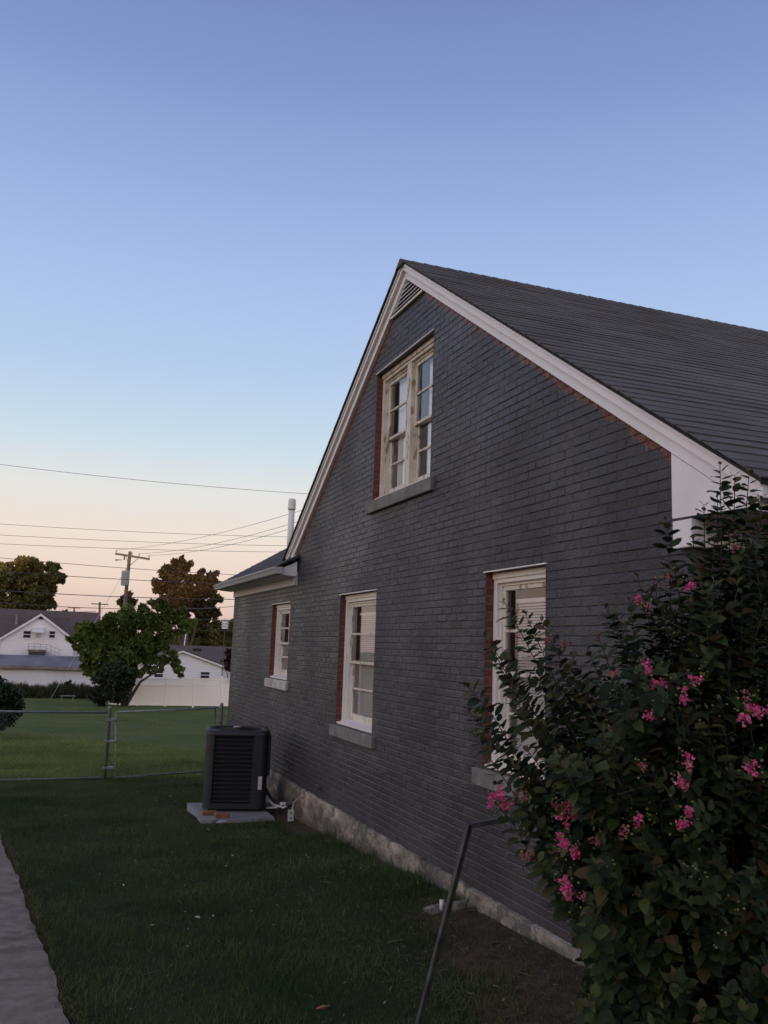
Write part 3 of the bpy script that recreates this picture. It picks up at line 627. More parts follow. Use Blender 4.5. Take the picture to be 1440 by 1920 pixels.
# ------------------------------------------------------------------ air conditioner
PX0, PX1, PY0, PY1 = 2.07, 3.02, 11.74, 13.0; PZ = slope(12)+.045
mb = MB()
edge = []
for i in range(9): edge.append((PX0+(PX1-PX0)*i/8+random.uniform(-.015, .015), PY0+random.uniform(-.03, .02)))
poly = edge+[(PX1, PY1), (PX0, PY1), (PX0+.03, 12.4)]
mb.prism(poly, 2, PZ-.14, PZ); tag(mb.build('concrete_pad', M['slab']), 'chipped pale concrete slab on the lawn under the air conditioner', 'slab')
AC = (2.64, 12.60, PZ+.045); AW = .42
ac = thing('air_conditioner', AC, 'black louvred air conditioning condenser on a concrete pad', 'air conditioner')
def rsq(hw, r, n=6):
    p = []
    for cx_, cy_, a0 in ((1, 1, 0), (-1, 1, 90), (-1, -1, 180), (1, -1, 270)):
        for i in range(n+1):
            a = R_(a0+90*i/n); p.append((AC[0]+cx_*(hw-r)+r*math.cos(a), AC[1]+cy_*(hw-r)+r*math.sin(a)))
    return p
z0 = AC[2]; H = 1.01
mb = MB(); mb.prism(rsq(AW, .10), 2, z0, z0+.07); mb.build('base', M['acbody'], ac)
mb = MB(); mb.prism(rsq(AW-.055, .09), 2, z0+.07, z0+H-.06); mb.build('coil', M['accoil'], ac)
mb = MB()
for i in range(15):
    z = z0+.10+i*.057; a = rsq(AW-.012, .10); b = rsq(AW-.045, .09); n = len(a)
    mb.add([(x, y, z) for x, y in a]+[(x, y, z+.022) for x, y in b]+[(x, y, z-.010) for x, y in a], [(i_, (i_+1) % n, n+(i_+1) % n, n+i_) for i_ in range(n)]+[(2*n+i_, 2*n+(i_+1) % n, (i_+1) % n, i_) for i_ in range(n)])
mb.build('louvers', M['acbody'], ac)
pts = rsq(AW, .10)
for q in range(4):
    seg = pts[q*7:(q+1)*7]; c = seg[3]; a = seg[0]; b = seg[-1]
    ta = (Vector(a)-Vector(seg[1])).normalized(); 
    ext = .10 if q == 3 else .012
    A = [(Vector(a)+d_*1) for d_ in ()]
    sx_ = 1 if c[0] > AC[0] else -1; sy_ = 1 if c[1] > AC[1] else -1
    if q in (0, 2): first = (a[0], a[1]-sy_*ext); last = (b[0]-sx_*ext, b[1])
    else: first = (a[0]-sx_*ext, a[1]); last = (b[0], b[1]-sy_*ext)
    seg = [first]+list(seg)+[last]
    inn = [((x-AC[0])*.94+AC[0], (y-AC[1])*.94+AC[1]) for x, y in seg][::-1]
    mb = MB(); mb.prism(seg+inn, 2, z0+.07, z0+H-.06); mb.build('corner_post', M['acbody'], ac)
mb = MB()   # control box panel bulging at the front right corner
mb.box(AC[0]+AW-.13, AC[0]+AW+.035, AC[1]-AW+.10, AC[1]-AW+.42, z0+.42, z0+H-.07, b=.01); mb.build('control_box', M['acbody'], ac)
mb = MB(); pr = rsq(AW+.012, .11); n = len(pr); ci = [(AC[0]+.335*math.cos(R_(a)), AC[1]+.335*math.sin(R_(a))) for a in [45-45+i*360/n for i in range(n)]]
zt0 = z0+H-.06
mb.add([(x, y, zt0) for x, y in pr]+[(x, y, zt0+.045) for x, y in pr]+[((x-AC[0])*.95+AC[0], (y-AC[1])*.95+AC[1], zt0+.062) for x, y in pr]+[(x, y, zt0+.055) for x, y in ci]+[(x, y, zt0-.02) for x, y in ci],
       [(k*n+i, k*n+(i+1) % n, (k+1)*n+(i+1) % n, (k+1)*n+i) for k in range(4) for i in range(n)])
mb.build('top_cover', M['acbody'], ac, True)
mb = MB()
for r in np.arange(.06, .335, .026): mb.tube([(AC[0]+r*math.cos(R_(a)), AC[1]+r*math.sin(R_(a)), zt0+.058+.02*(1-r/.35)) for a in range(0, 361, 15)], .0025, 4, caps=False)
for a in range(0, 360, 45): mb.tube([(AC[0], AC[1], zt0+.075), (AC[0]+.335*math.cos(R_(a)), AC[1]+.335*math.sin(R_(a)), zt0+.056)], .003, 4)
mb.build('fan_grille', M['acbody'], ac)
mb = MB(); mb.lathe((AC[0]-.01, AC[1], 0), [(.055, zt0+.066), (.055, zt0+.083), (.03, zt0+.088)], 14); mb.build('fan_hub', M['acgrey'], ac)
mb = MB(); yy = AC[1]-AW-.002; mb.box(AC[0]+.30, AC[0]+.35, yy-.001, yy+.0008, z0+.25, z0+.42)
mb.box(AC[0]+.302, AC[0]+.348, yy-.003, yy-.0012, z0+.305, z0+.309, 1); mb.box(AC[0]+.302, AC[0]+.348, yy-.003, yy-.0012, z0+.362, z0+.365, 1); mb.build('rating_label', [M['label'], M['ink']], ac)
mb = MB(); a_ = (AC[0]-AW+.035, AC[1]-AW+.022); mb.bar((a_[0], a_[1], z0+H-.24), (a_[0], a_[1], z0+H-.19), .035, .035); mb.build('badge', M['emblem'], ac)
for k, (dx, dy) in enumerate(((-.29, -.29), (.29, -.29), (.29, .29), (-.29, .29))):
    mb = MB(); mb.box(AC[0]+dx-.05, AC[0]+dx+.05, AC[1]+dy-.05, AC[1]+dy+.05, PZ, z0, b=.004); mb.build('foot', M['accoil'], ac)
mb = MB(); mb.box(2.245, 2.43, 11.80, 11.89, PZ, PZ+.058, b=.006); tag(mb.build('loose_brick', M['obrick']), 'orange brick lying on the front edge of the concrete pad', 'brick')
mb = MB(); mb.box(2.12, 2.31, 12.02, 12.12, PZ, PZ+.05, b=.006); tag(mb.build('loose_brick', M['obrick']), 'brown brick wedged under the front of the air conditioner', 'brick')
ls = thing('refrigerant_lines', (3.1, 12.4, -2.2), 'insulated pipes curving from the air conditioner to the foundation', 'pipes')
mb = MB(); G0 = slope(12.2)
mb.tube([(2.98, 12.72, G0+.42), (3.06, 12.6, G0+.30), (3.12, 12.45, G0+.18), (3.2, 12.25, G0+.13), (3.27, 12.05, G0+.16), (3.34, 11.9, G0+.22)], .028, 8); mb.build('insulated_line', M['insul'], ls, True)
mb = MB(); mb.tube([(2.98, 12.66, G0+.40), (3.05, 12.5, G0+.22), (3.12, 12.3, G0+.12), (3.22, 12.12, G0+.11), (3.34, 12.0, G0+.19)], .016, 8); mb.tube([(3.02, 12.28, G0+.08), (3.16, 12.2, G0+.10)], .014, 8); mb.build('white_conduit', M['pvc'], ls, True)
mb = MB(); mb.box(3.17, 3.25, 12.08, 12.14, G0+.14, G0+.18, b=.008); mb.build('wire_nut_cover', M['pvc'], ls)
cd = thing('ground_cable', (3.2, 11.5, -2.2), 'bent cable coming out of the foundation with a small white tag', 'cable')
gq = Vector((3.14, 11.45, slope(11.45)))
mb = MB(); mb.tube([(WX-.03, 11.5, -1.93), (WX-.09, 11.5, -1.93), (gq.x+.04, 11.48, -1.99), (gq.x+.02, 11.46, -2.1), (gq.x, 11.45, gq.z+.10), (gq.x, 11.45, gq.z)], .011, 7); mb.build('cable', M['copper'], cd, True)
mb = MB(); mb.box(gq.x-.04, gq.x+.035, 11.425, 11.432, gq.z+.03, gq.z+.17); mb.box(gq.x-.02, gq.x+.015, 11.422, 11.4245, gq.z+.06, gq.z+.075, 1); mb.box(gq.x-.02, gq.x+.015, 11.422, 11.4245, gq.z+.12, gq.z+.135, 1); mb.build('tag', [M['label'], M['ink']], cd)
ac.rotation_euler.z = R_(-11)
# splash block with a pipe stub by the foundation
sp = Vector((2.97, 6.6, slope(6.6)+.03))
sb = thing('splash_block', sp, 'small concrete drain block with a pipe stub against the foundation', 'drain block')
mb = MB(); mb.prism([(sp.x-.03, sp.z-.05), (sp.x+.36, sp.z-.05), (sp.x+.36, sp.z+.05), (sp.x+.05, sp.z+.03), (sp.x-.03, sp.z+.01)], 1, sp.y-.08, sp.y+.10); mb.build('block', M['found'], sb)
mb = MB(); mb.tube([(sp.x+.06, sp.y-.04, sp.z+.03), (sp.x+.06, sp.y-.04, sp.z+.10)], .018, 10); mb.build('pipe_stub', M['pvc'], sb, True)

# ------------------------------------------------------------------ chain link fence and gate
def chain(mb, a, b, za, zb, top_a, top_b, cell=.085, r=.0011):
    "woven diamonds between two posts; a, b = (x, y)"
    a = Vector(a); b = Vector(b); Ls = (b-a).length; Hh = top_a-za
    for s in (1, -1):
        t = -Hh
        while t < Ls+Hh:
            p0, p1 = (t, 0), (t+Hh, Hh)
            if s < 0: p0, p1 = (t+Hh, 0), (t, Hh)
            def clip(p, q):
                lo, hi = 0., 1.; d = q[0]-p[0]
                for bound, sg in ((0, 1), (Ls, -1)):
                    fa = sg*(p[0]-bound); fb = sg*(q[0]-bound)
                    if fa < 0 and fb < 0: return None
                    if fa < 0: lo = max(lo, fa/(fa-fb))
                    if fb < 0: hi = min(hi, fa/(fa-fb))
                return (lo, hi) if hi > lo else None
            c = clip(p0, p1)
            if c:
                P = []
                for k in c:
                    X = p0[0]+(p1[0]-p0[0])*k; Z = (p0[1]+(p1[1]-p0[1])*k)/Hh; q = a+(b-a)*(X/Ls); f = X/Ls
                    lo_ = za+(zb-za)*f; hi_ = top_a+(top_b-top_a)*f
                    P.append(Vector((q.x, q.y, lo_+(hi_-lo_)*Z)))
                mb.tube(P, r, 3, caps=False)
            t += cell*1.0
    return mb
FY = 17.3
def P3(u, v): return at(u, v, FY)
pl = P3(206, 1330); fx = pl.x; gz = slope(FY)-.02
fence = thing('chain_link_fence', (fx, FY, gz), 'low galvanised chain link fence left of the gate', 'fence')
l0 = P3(0, 1334); l1 = P3(203, 1336); b0 = P3(0, 1463); b1 = P3(203, 1458)
def ext(p, q, x): return q+(p-q)*((x-q.x)/(p.x-q.x))
mb = MB(); mb.tube([ext(l0, l1, -3.2), l1], .021, 8); mb.build('top_rail', M['galv'], fence, True)
mb = MB(); mb.tube([ext(b0, b1, -3.2), b1], .018, 8); mb.build('bottom_rail', M['galv'], fence, True)
mb = MB(); mb.lathe((fx, FY, 0), [(.034, gz), (.034, pl.z+.02), (.038, pl.z+.03), (.02, pl.z+.055)], 12); mb.build('post', M['galv'], fence, True)
mb = MB(); chain(mb, (-3.2, FY), (l1.x, FY), ext(b0, b1, -3.2).z, b1.z, ext(l0, l1, -3.2).z, l1.z); mb.build('wire_mesh', M['galv'], fence)
gate = thing('gate', (fx+.1, FY, gz), 'chain link gate between the fence post and the house corner', 'gate')
g0 = P3(218, 1335); g1 = P3(404, 1328); h0 = P3(215, 1458); h1 = P3(404, 1445)
mb = MB(); mb.tube([g0, g1, h1, h0, g0], .019, 8); mb.build('frame', M['galv'], gate, True)
mb = MB(); chain(mb, (g0.x, FY), (g1.x, FY), h0.z, h1.z, g0.z, g1.z); mb.build('wire_mesh', M['galv'], gate)
for f_ in (.15, .55, .88):
    mb = MB(); z = h0.z+(g0.z-h0.z)*f_; mb.box(fx-.045, g0.x+.03, FY-.045, FY+.045, z-.02, z+.02, b=.006); mb.build('hinge', M['galv'], gate)
gp = P3(419, 1322); gp.x = min(gp.x, WX-.06)
post = thing('fence_post', (gp.x, FY+.02, gz), 'galvanised latch post beside the far house corner', 'post')
mb = MB(); mb.lathe((gp.x, FY+.02, 0), [(.034, gz), (.034, gp.z), (.038, gp.z+.01), (.02, gp.z+.04)], 12); mb.build('pipe', M['galv'], post, True)
mb = MB(); mb.box(gp.x-.09, gp.x+.03, FY-.03, FY+.06, gp.z-.32, gp.z-.28, b=.005); mb.build('latch', M['galv'], post)

# ------------------------------------------------------------------ black iron handrail by the steps
RA, RB, RC = at(1010, 1524, 4.05), at(880, 1548, 4.0), at(779, 1935, 4.5)
hr = thing('handrail', RC, 'bent black iron handrail leaning out from the flowering shrub', 'handrail')
RC.z = min(RC.z, slope(4.5)-.02)
mb = MB(); mb.bar(RA+(RA-RB)*2.2, RB+(RA-RB).normalized()*.005, .03, .022); mb.build('top_bar', M['iron'], hr)
mb = MB(); d_ = (RC-RB).normalized(); mb.bar(RB-d_*.011, RC, .024, .024); mb.build('post', M['iron'], hr)
RD = RA+(RA-RB)*2.0; mb = MB(); mb.bar(RD, Vector((RD.x-.05, RD.y, slope(4.0)-.05)), .028, .034); mb.build('post', M['iron'], hr)

# ------------------------------------------------------------------ trees
LT = [(-.5, 0, 0), (-.32, .55, .06), (0, 1, -.05), (.36, .6, .08), (.5, .08, 0), (.05, -.15, .05)]; LTF = [(0, 5, 3, 2, 1), (5, 4, 3)]
def pxm(D): return D*.955/F
def crown(name, blobs, D, n, size, mat, parent, dz=.8, gap=.35, hollow=.45):
    "leaf clusters spread through several uneven lobes; blobs = (u, v, r px [, depth offset m])"
    P = []; tot = sum(b[2]**2 for b in blobs)
    for b in blobs:
        c = at(b[0], b[1], D+(b[3] if len(b) > 3 else random.uniform(-1, 1)*b[2]*pxm(D)*.5)); r = b[2]*pxm(D)
        # sub-lobes
        m = max(7, int(b[2]/1.6)); sub = rng.normal(0, 1, (m, 3)); sub /= np.linalg.norm(sub, axis=1)[:, None]; sub *= r*(.25+.75*rng.random((m, 1))); sub[:, 1] *= dz
        k = int(n*b[2]**2/tot); idx = rng.integers(0, m, k)
        q = rng.normal(0, 1, (k, 3)); q /= np.linalg.norm(q, axis=1)[:, None]; q *= (r*.38*(hollow+(1-hollow)*rng.random(k)))[:, None]
        q[:, 2] *= .75
        P.append(np.array(c)+sub[idx]*np.array([1, 1, .95])+q)
    P = np.concatenate(P); k = len(P)
    d = rng.normal(0, 1, (k, 3)); d[:, 2] -= .35; nr = rng.normal(0, .6, (k, 3)); nr[:, 2] += 1
    s = size*(.6+.8*rng.random(k)); return scatter(name, LT, LTF, P, d, nr, np.stack([s*.8, s, s], 1), mat, parent)
def tree(name, label, D, base, blobs, n, size, mat, tr=.2, group=None, trunks=None, cat='tree'):
    b = at(base[0], base[1], D); b.z = slope(D)-.1
    t = thing(name, b, label, cat, group); mb = MB()
    tops = trunks or sorted(blobs, key=lambda q: -q[2])[:6]
    for q in tops:
        e = at(q[0], q[1], D); m1 = b.lerp(e, .45)+Vector((random.uniform(-.2, .2), 0, .3)); m1.x = b.x+(m1.x-b.x)*.7
        mb.tube([b, b.lerp(m1, .5), m1, m1.lerp(e, .6)+Vector((random.uniform(-.15, .15), random.uniform(-.15, .15), 0)), e], [tr, tr*.75, tr*.5, tr*.3, tr*.1], 7)
    mb.build('trunk', M['bark'], t, True)
    crown('crown', blobs, D, n, size, mat, t)
    return t
tree('maple_tree', 'leafy green maple standing before the white vinyl fence', 60, (232, 1318),
     [(142, 1200, 15), (160, 1190, 22), (187, 1178, 26), (172, 1207, 28), (207, 1160, 18), (215, 1185, 32), (245, 1150, 18), (240, 1172, 28), (272, 1142, 17), (275, 1168, 28), (305, 1137, 16), (310, 1162, 26), (335, 1152, 18), (342, 1175, 22), (358, 1170, 14), (205, 1214, 32), (240, 1207, 34), (275, 1202, 30), (308, 1192, 24), (180, 1230, 24), (160, 1224, 14),
      (210, 1242, 26), (240, 1235, 24), (268, 1228, 19), (172, 1248, 14), (192, 1256, 16), (300, 1214, 17), (322, 1228, 14), (312, 1240, 12), (330, 1250, 15), (337, 1264, 9), (156, 1250, 8), (222, 1256, 22), (250, 1250, 14), (190, 1270, 18), (215, 1278, 20), (285, 1238, 16), (302, 1250, 9), (165, 1262, 9), (262, 1262, 11), (282, 1254, 10), (246, 1268, 12)],
     46000, .17, M['maple'], .16, trunks=[(292, 1228), (312, 1205), (245, 1200), (195, 1215), (270, 1180), (318, 1238)])
t = thing('overgrown_shrub', at(205, 1316, 58.5), 'dark shrub climbing the foot of the maple beside the vinyl fence', 'shrub')
crown('foliage', [(205, 1285, 28), (222, 1298, 24), (190, 1300, 20), (212, 1262, 24), (236, 1285, 15), (246, 1272, 8), (178, 1306, 12), (185, 1272, 12), (240, 1262, 12)], 58.5, 9000, .16, M['ivy'], t)
mb = MB(); mb.tube([at(208, 1318, 58.5), at(210, 1270, 58.5)], [.12, .04], 6); mb.build('stem', M['bark'], t)
tree('oak_tree', 'tall tree with sunlit brown top behind the maple', 118, (352, 1215),
     [(322, 1075, 27), (345, 1062, 17), (362, 1082, 20), (303, 1100, 18), (330, 1105, 26), (355, 1115, 24), (312, 1130, 22), (340, 1140, 24), (398, 1077, 14), (380, 1088, 16), (384, 1108, 18), (392, 1098, 17), (398, 1125, 17), (375, 1140, 22), (388, 1155, 18), (295, 1132, 11), (330, 1055, 10), (405, 1145, 10), (340, 1048, 7)], 26000, .38, M['autumn'], .35)
tree('ash_tree', 'tall yellowing tree behind the white gabled house', 112, (45, 1230),
     [(18, 1075, 24), (45, 1052, 20), (62, 1066, 18), (95, 1062, 14), (100, 1082, 18), (78, 1085, 20), (30, 1100, 30), (-20, 1090, 40), (62, 1110, 24), (90, 1115, 16), (20, 1130, 30), (80, 1138, 18), (52, 1140, 22), (98, 1100, 12), (50, 1085, 28), (75, 1110, 22), (110, 1085, 10), (-10, 1130, 30), (100, 1132, 8)], 28000, .36, M['fartree'], .35)
tree('small_tree', 'small dark tree top beside the transformer pole', 88, (236, 1225), [(236, 1122, 11), (246, 1126, 8), (226, 1128, 7), (238, 1145, 12)], 900, .35, M['fartree'], .1)
tree('hedge_tree', 'olive green tree behind the small sided house, left of the birdhouse', 130, (360, 1235), [(350, 1188, 20), (366, 1176, 14), (375, 1196, 22), (345, 1205, 20), (335, 1190, 12), (395, 1200, 22), (380, 1180, 16), (355, 1205, 24), (335, 1205, 20), (350, 1175, 12)], 15000, .6, M['fartree'], .2)
tree('hedge_tree', 'dark tree with golden top right behind the white birdhouse', 135, (415, 1235), [(400, 1182, 18), (425, 1174, 14), (440, 1178, 16), (415, 1198, 24), (440, 1205, 22), (395, 1208, 20), (420, 1185, 20), (400, 1205, 24)], 15000, .6, M['fartree'], .2)
tree('bare_tree', 'thin leafless treetop between the white house and the far poles', 105, (125, 1230), [(118, 1152, 7), (126, 1155, 6), (137, 1152, 4)], 150, .35, M['autumn'], .08, trunks=[(112, 1142), (118, 1138), (123, 1140), (128, 1147), (140, 1150), (107, 1150)])
tree('plum_tree', 'small purple leaved tree at the right end of the vinyl fence', 68, (430, 1290), [(430, 1228, 11), (424, 1240, 9), (432, 1250, 12), (440, 1235, 14)], 1000, .22, M['plum'], .06)
t = thing('round_bush', at(10, 1360, 29), 'dark rounded bush behind the chain link fence at the left', 'bush')
crown('foliage', [(8, 1300, 30), (-10, 1325, 45), (22, 1318, 22), (15, 1340, 26), (-40, 1310, 40)], 29, 7000, .085, M['ivy'], t)
mb = MB(); mb.tube([at(6, 1368, 29), at(6, 1320, 29)], [.06, .03], 6); mb.build('stem', M['bark'], t)
# weeds along the shed
n = 11000; u = rng.uniform(-30, 215, n); hgt = (9+9*np.abs(np.sin(u*.11))+7*np.sin(u*.031+1)**2)*.85*rng.random(n)**.8
pp = np.array([at(a, 1311-h, 73+rng.uniform(-1, .8)) for a, h in zip(u, hgt)])
d = rng.normal(0, .6, (n, 3)); d[:, 2] += .6; nr = rng.normal(0, 1, (n, 3))
d[:, 2] += .7; tag(scatter('weeds', BL, BF, pp, d, nr, np.stack([.05+.06*rng.random(n), .35+.45*rng.random(n), np.full(n, .3)], 1), leafmat('weed_green', [(.022, .034, .016), (.05, .062, .028), (.085, .075, .045)], .8, .2)), 'tangle of weeds along the foot of the whitewashed shed', 'weeds', kind='stuff')

# ------------------------------------------------------------------ houses, shed and vinyl fence beyond the lawn
def q2(u, v, D): return at(u, v, D)
# white gabled house
hs = thing('white_house', q2(77, 1260, 90), 'white two storey house with a front gable, balcony and brown roof', 'house')
pk = q2(77, 1151, 90); el_ = q2(5, 1194, 90); s_ = (pk.z-el_.z)/(pk.x-el_.x); er = Vector((2*pk.x-el_.x, 90, el_.z)); gb = slope(90)
mb = MB(); mb.prism([(el_.x, gb), (er.x, gb), (er.x, er.z), (pk.x, pk.z), (el_.x, el_.z)], 1, 90, 97)
mb.box(q2(-70, 1190, 97).x, q2(192, 1190, 97).x, 96.5, 104, gb, q2(77, 1199, 97).z); mb.build('wall', M['siding'], hs)
mb = MB()
for sgn, e in ((-1, el_), (1, er)):
    ex = e.x+sgn*.35; ez = e.z-.35*s_
    mb.prism([(pk.x, pk.z+.04), (ex, ez+.04), (ex, ez+.2), (pk.x, pk.z+.22)], 1, 89.75, 100)
rz = q2(77, 1147, 100).z; ezz = q2(77, 1200, 96).z; xa, xb = q2(-72, 1150, 97).x, q2(191, 1150, 97).x
mb.prism([(96, ezz), (100.2, rz), (104.5, ezz), (104.5, ezz+.15), (100.2, rz+.18), (96, ezz+.15)], 0, xa, xb)
rfw = mb.build('roof', M['farroof'], hs)
for uu, vv in ((26, 1153), (125, 1157), (165, 1158)):
    c = q2(uu, vv, 99.2); mb = MB(); mb.lathe((c.x, 99.2, c.z-.45), [(.28, 0), (.28, .25), (.2, .4)], 8); mb.build('roof_vent', M['farroof'], rfw)
c = q2(33, 1147, 98); mb = MB(); mb.tube([(c.x, 98, c.z-2.5), (c.x, 98, c.z-.2)], .15, 8); mb.build('flue', M['fascia'], rfw)
for sgn, e in ((-1, el_), (1, er)):
    mb = MB(); ex = e.x+sgn*.35; ez = e.z-.35*s_
    mb.prism([(pk.x, pk.z+.03), (ex, ez+.03), (ex, ez-.18), (pk.x, pk.z-.2)], 1, 89.68, 89.74); mb.build('rake_board', M['farwhite'], hs)
mb = MB(); mb.prism([(pk.x-.3, pk.z-.5), (pk.x+.3, pk.z-.5), (pk.x, pk.z-.22)], 1, 89.93, 89.99); mb.build('gable_vent', M['farglass'], hs)
def farwin(u0, v0, u1, v1, D, par, mat=None):
    a = q2(u0, v0, D); b = q2(u1, v1, D); y = D
    mb = MB(); x0, x1, z1, z0 = a.x, b.x, a.z, b.z; t = .09
    mb.box(x0-t, x0, y-.07, y-.004, z0-t, z1+t); mb.box(x1, x1+t, y-.07, y-.004, z0-t, z1+t); mb.box(x0, x1, y-.07, y-.004, z1, z1+t); mb.box(x0-.05, x1+.05, y-.1, y-.07, z0-t, z0-.01); mb.box(x0, x1, y-.065, y-.004, z0-t, z0)
    mb.box(x0, x1, y-.06, y-.01, (z0+z1)/2-.03, (z0+z1)/2+.03); wdw = mb.build('window', M['farwhite'], par)
    mb = MB(); mb.box(x0, x1, y-.03, y-.006, z0, z1); mb.build('pane', M['farglass'], wdw)
farwin(44.5, 1183, 57, 1196, 90, hs); farwin(93, 1183.5, 102.5, 1196, 90, hs)
a = q2(65, 1185, 90); b = q2(77.5, 1207, 90)
mb = MB(); mb.box(a.x, b.x, 89.93, 89.99, b.z, a.z); mb.box(a.x+.12, b.x-.12, 89.91, 89.925, (a.z+b.z)/2-.02, a.z-.12, 1); mb.build('door', [M['farwhite'], M['tank']], hs)
a = q2(61, 1177, 90); b = q2(82, 1184, 90); mb = MB(); mb.prism([(89.99, a.z), (88.9, b.z), (88.9, b.z-.12), (88.98, b.z-.12), (88.98, b.z-.02), (89.99, a.z-.08)], 0, a.x, b.x); mb.build('awning', M['farwhite'], hs)
a = q2(52, 1221, 90); b = q2(88, 1208, 90); bal = MB(); bal.box(a.x, b.x, 88.6, 89.99, a.z, a.z+.18); blc = bal.build('balcony', M['fascia'], hs)
mb = MB()
for xx in np.linspace(a.x+.04, b.x-.04, 4): mb.box(xx-.03, xx+.03, 88.6, 88.66, a.z+.18, b.z)
for zz in (b.z, (b.z+a.z+.18)/2): mb.box(a.x, b.x, 88.59, 88.67, zz-.03, zz+.03)
mb.build('railing', M['tank'], blc)
mb = MB(); c = q2(112, 1234, 90)
mb.bar((b.x, 88.9, a.z+.1), (c.x, 88.9, c.z), .8, .14); mb.bar((b.x, 88.6, b.z), (c.x+.1, 88.6, c.z+.75), .05, .06); mb.bar((b.x, 88.6, (b.z+a.z)/2), (c.x+.1, 88.6, c.z+.35), .04, .05)
for f_ in (.3, .6, .9): 
    p = Vector((b.x, 88.6, a.z+.1)).lerp(Vector((c.x, 88.6, c.z)), f_); mb.bar(p, p+Vector((0, 0, .75)), .05, .05)
mb.build('stair', M['tank'], hs)
mb = MB(); mb.box(a.x+.1, b.x-.1, 88.7, 89.9, gb, a.z-.002); mb.build('porch_shade_block', M['louver'], hs)  # solid dark block in place of the shaded hollow under the balcony
# shed
sh = thing('shed', q2(70, 1311, 77), 'long whitewashed shed with a patched grey roof', 'shed')
x0, x1 = q2(-60, 1280, 77).x, q2(196, 1280, 77).x; zt_ = q2(70, 1252, 77).z; zb_ = slope(77)-.2
mb = MB(); mb.box(x0, x1, 77, 82, zb_, zt_); mb.build('wall', M['shedwall'], sh)
mb = MB(); zr = q2(70, 1231.5, 80).z; mb.prism([(76.6, zt_+.02), (80, zr), (83, zt_), (83, zt_+.12), (80, zr+.12), (76.6, zt_+.16)], 0, x0-.2, x1+.2); mb.build('roof', M['shedroof'], sh)
mb = MB(); xx = x0-.2
while xx < x1+.2:
    l_ = random.uniform(1.6, 2.8); mb.box(xx, min(xx+l_-.05, x1+.2), 76.53+random.uniform(0, .03), 76.59, zt_-.10+random.uniform(-.03, .03), zt_+.13); xx += l_
mb.build('fascia_board', M['fascia'], sh)
# small sided house
h2 = thing('sided_house', q2(342, 1300, 76), 'small white clapboard house with a low gable behind the vinyl fence', 'house')
pk = q2(342, 1221, 76); er = q2(422, 1250, 76); el2 = Vector((2*pk.x-er.x, 76, er.z)); gb = slope(76)
mb = MB(); mb.prism([(el2.x+.3, gb), (er.x-.3, gb), (er.x-.3, er.z+.1), (pk.x, pk.z), (el2.x+.3, el2.z+.1)], 1, 76, 86); mb.build('wall', M['siding'], h2)
mb = MB()
for e in (el2, er): mb.prism([(pk.x, pk.z+.04), (e.x, e.z), (e.x, e.z+.16), (pk.x, pk.z+.2)], 1, 75.8, 88)
rz = q2(380, 1213.5, 84).z; xa, xb = q2(300, 1213, 84).x, q2(470, 1213, 84).x; ee = q2(400, 1252, 79).z
mb.prism([(79, ee), (84, rz), (90, ee), (90, ee+.1), (84, rz+.12), (79, ee+.1)], 0, xa, xb); rf2 = mb.build('roof', M['farroof'], h2)
for e in (el2, er):
    mb = MB(); mb.prism([(pk.x, pk.z+.05), (e.x, e.z+.01), (e.x, e.z-.12), (pk.x, pk.z-.1)], 1, 75.7, 75.79); mb.build('rake_board', M['farwhite'], h2)
mb = MB(); mb.box(er.x-.2, xb, 79.4, 89, gb, ee); mb.build('side_wall', M['siding'], h2)
c = q2(345, 1212, 84); mb = MB(); mb.tube([(c.x, 84, rz-.1), (c.x+.12, 84, rz+1.4)], .05, 6); mb.build('mast', M['farwhite'], rf2)
c = q2(369, 1215, 83); mb = MB(); mb.box(c.x-.35, c.x+.35, 82.6, 83.2, rz-.5, rz-.12); mb.build('roof_vent', M['farglass'], rf2)
farwin(376.5, 1260, 392, 1271.5, 76, h2); farwin(290, 1256, 305, 1270, 76, h2)
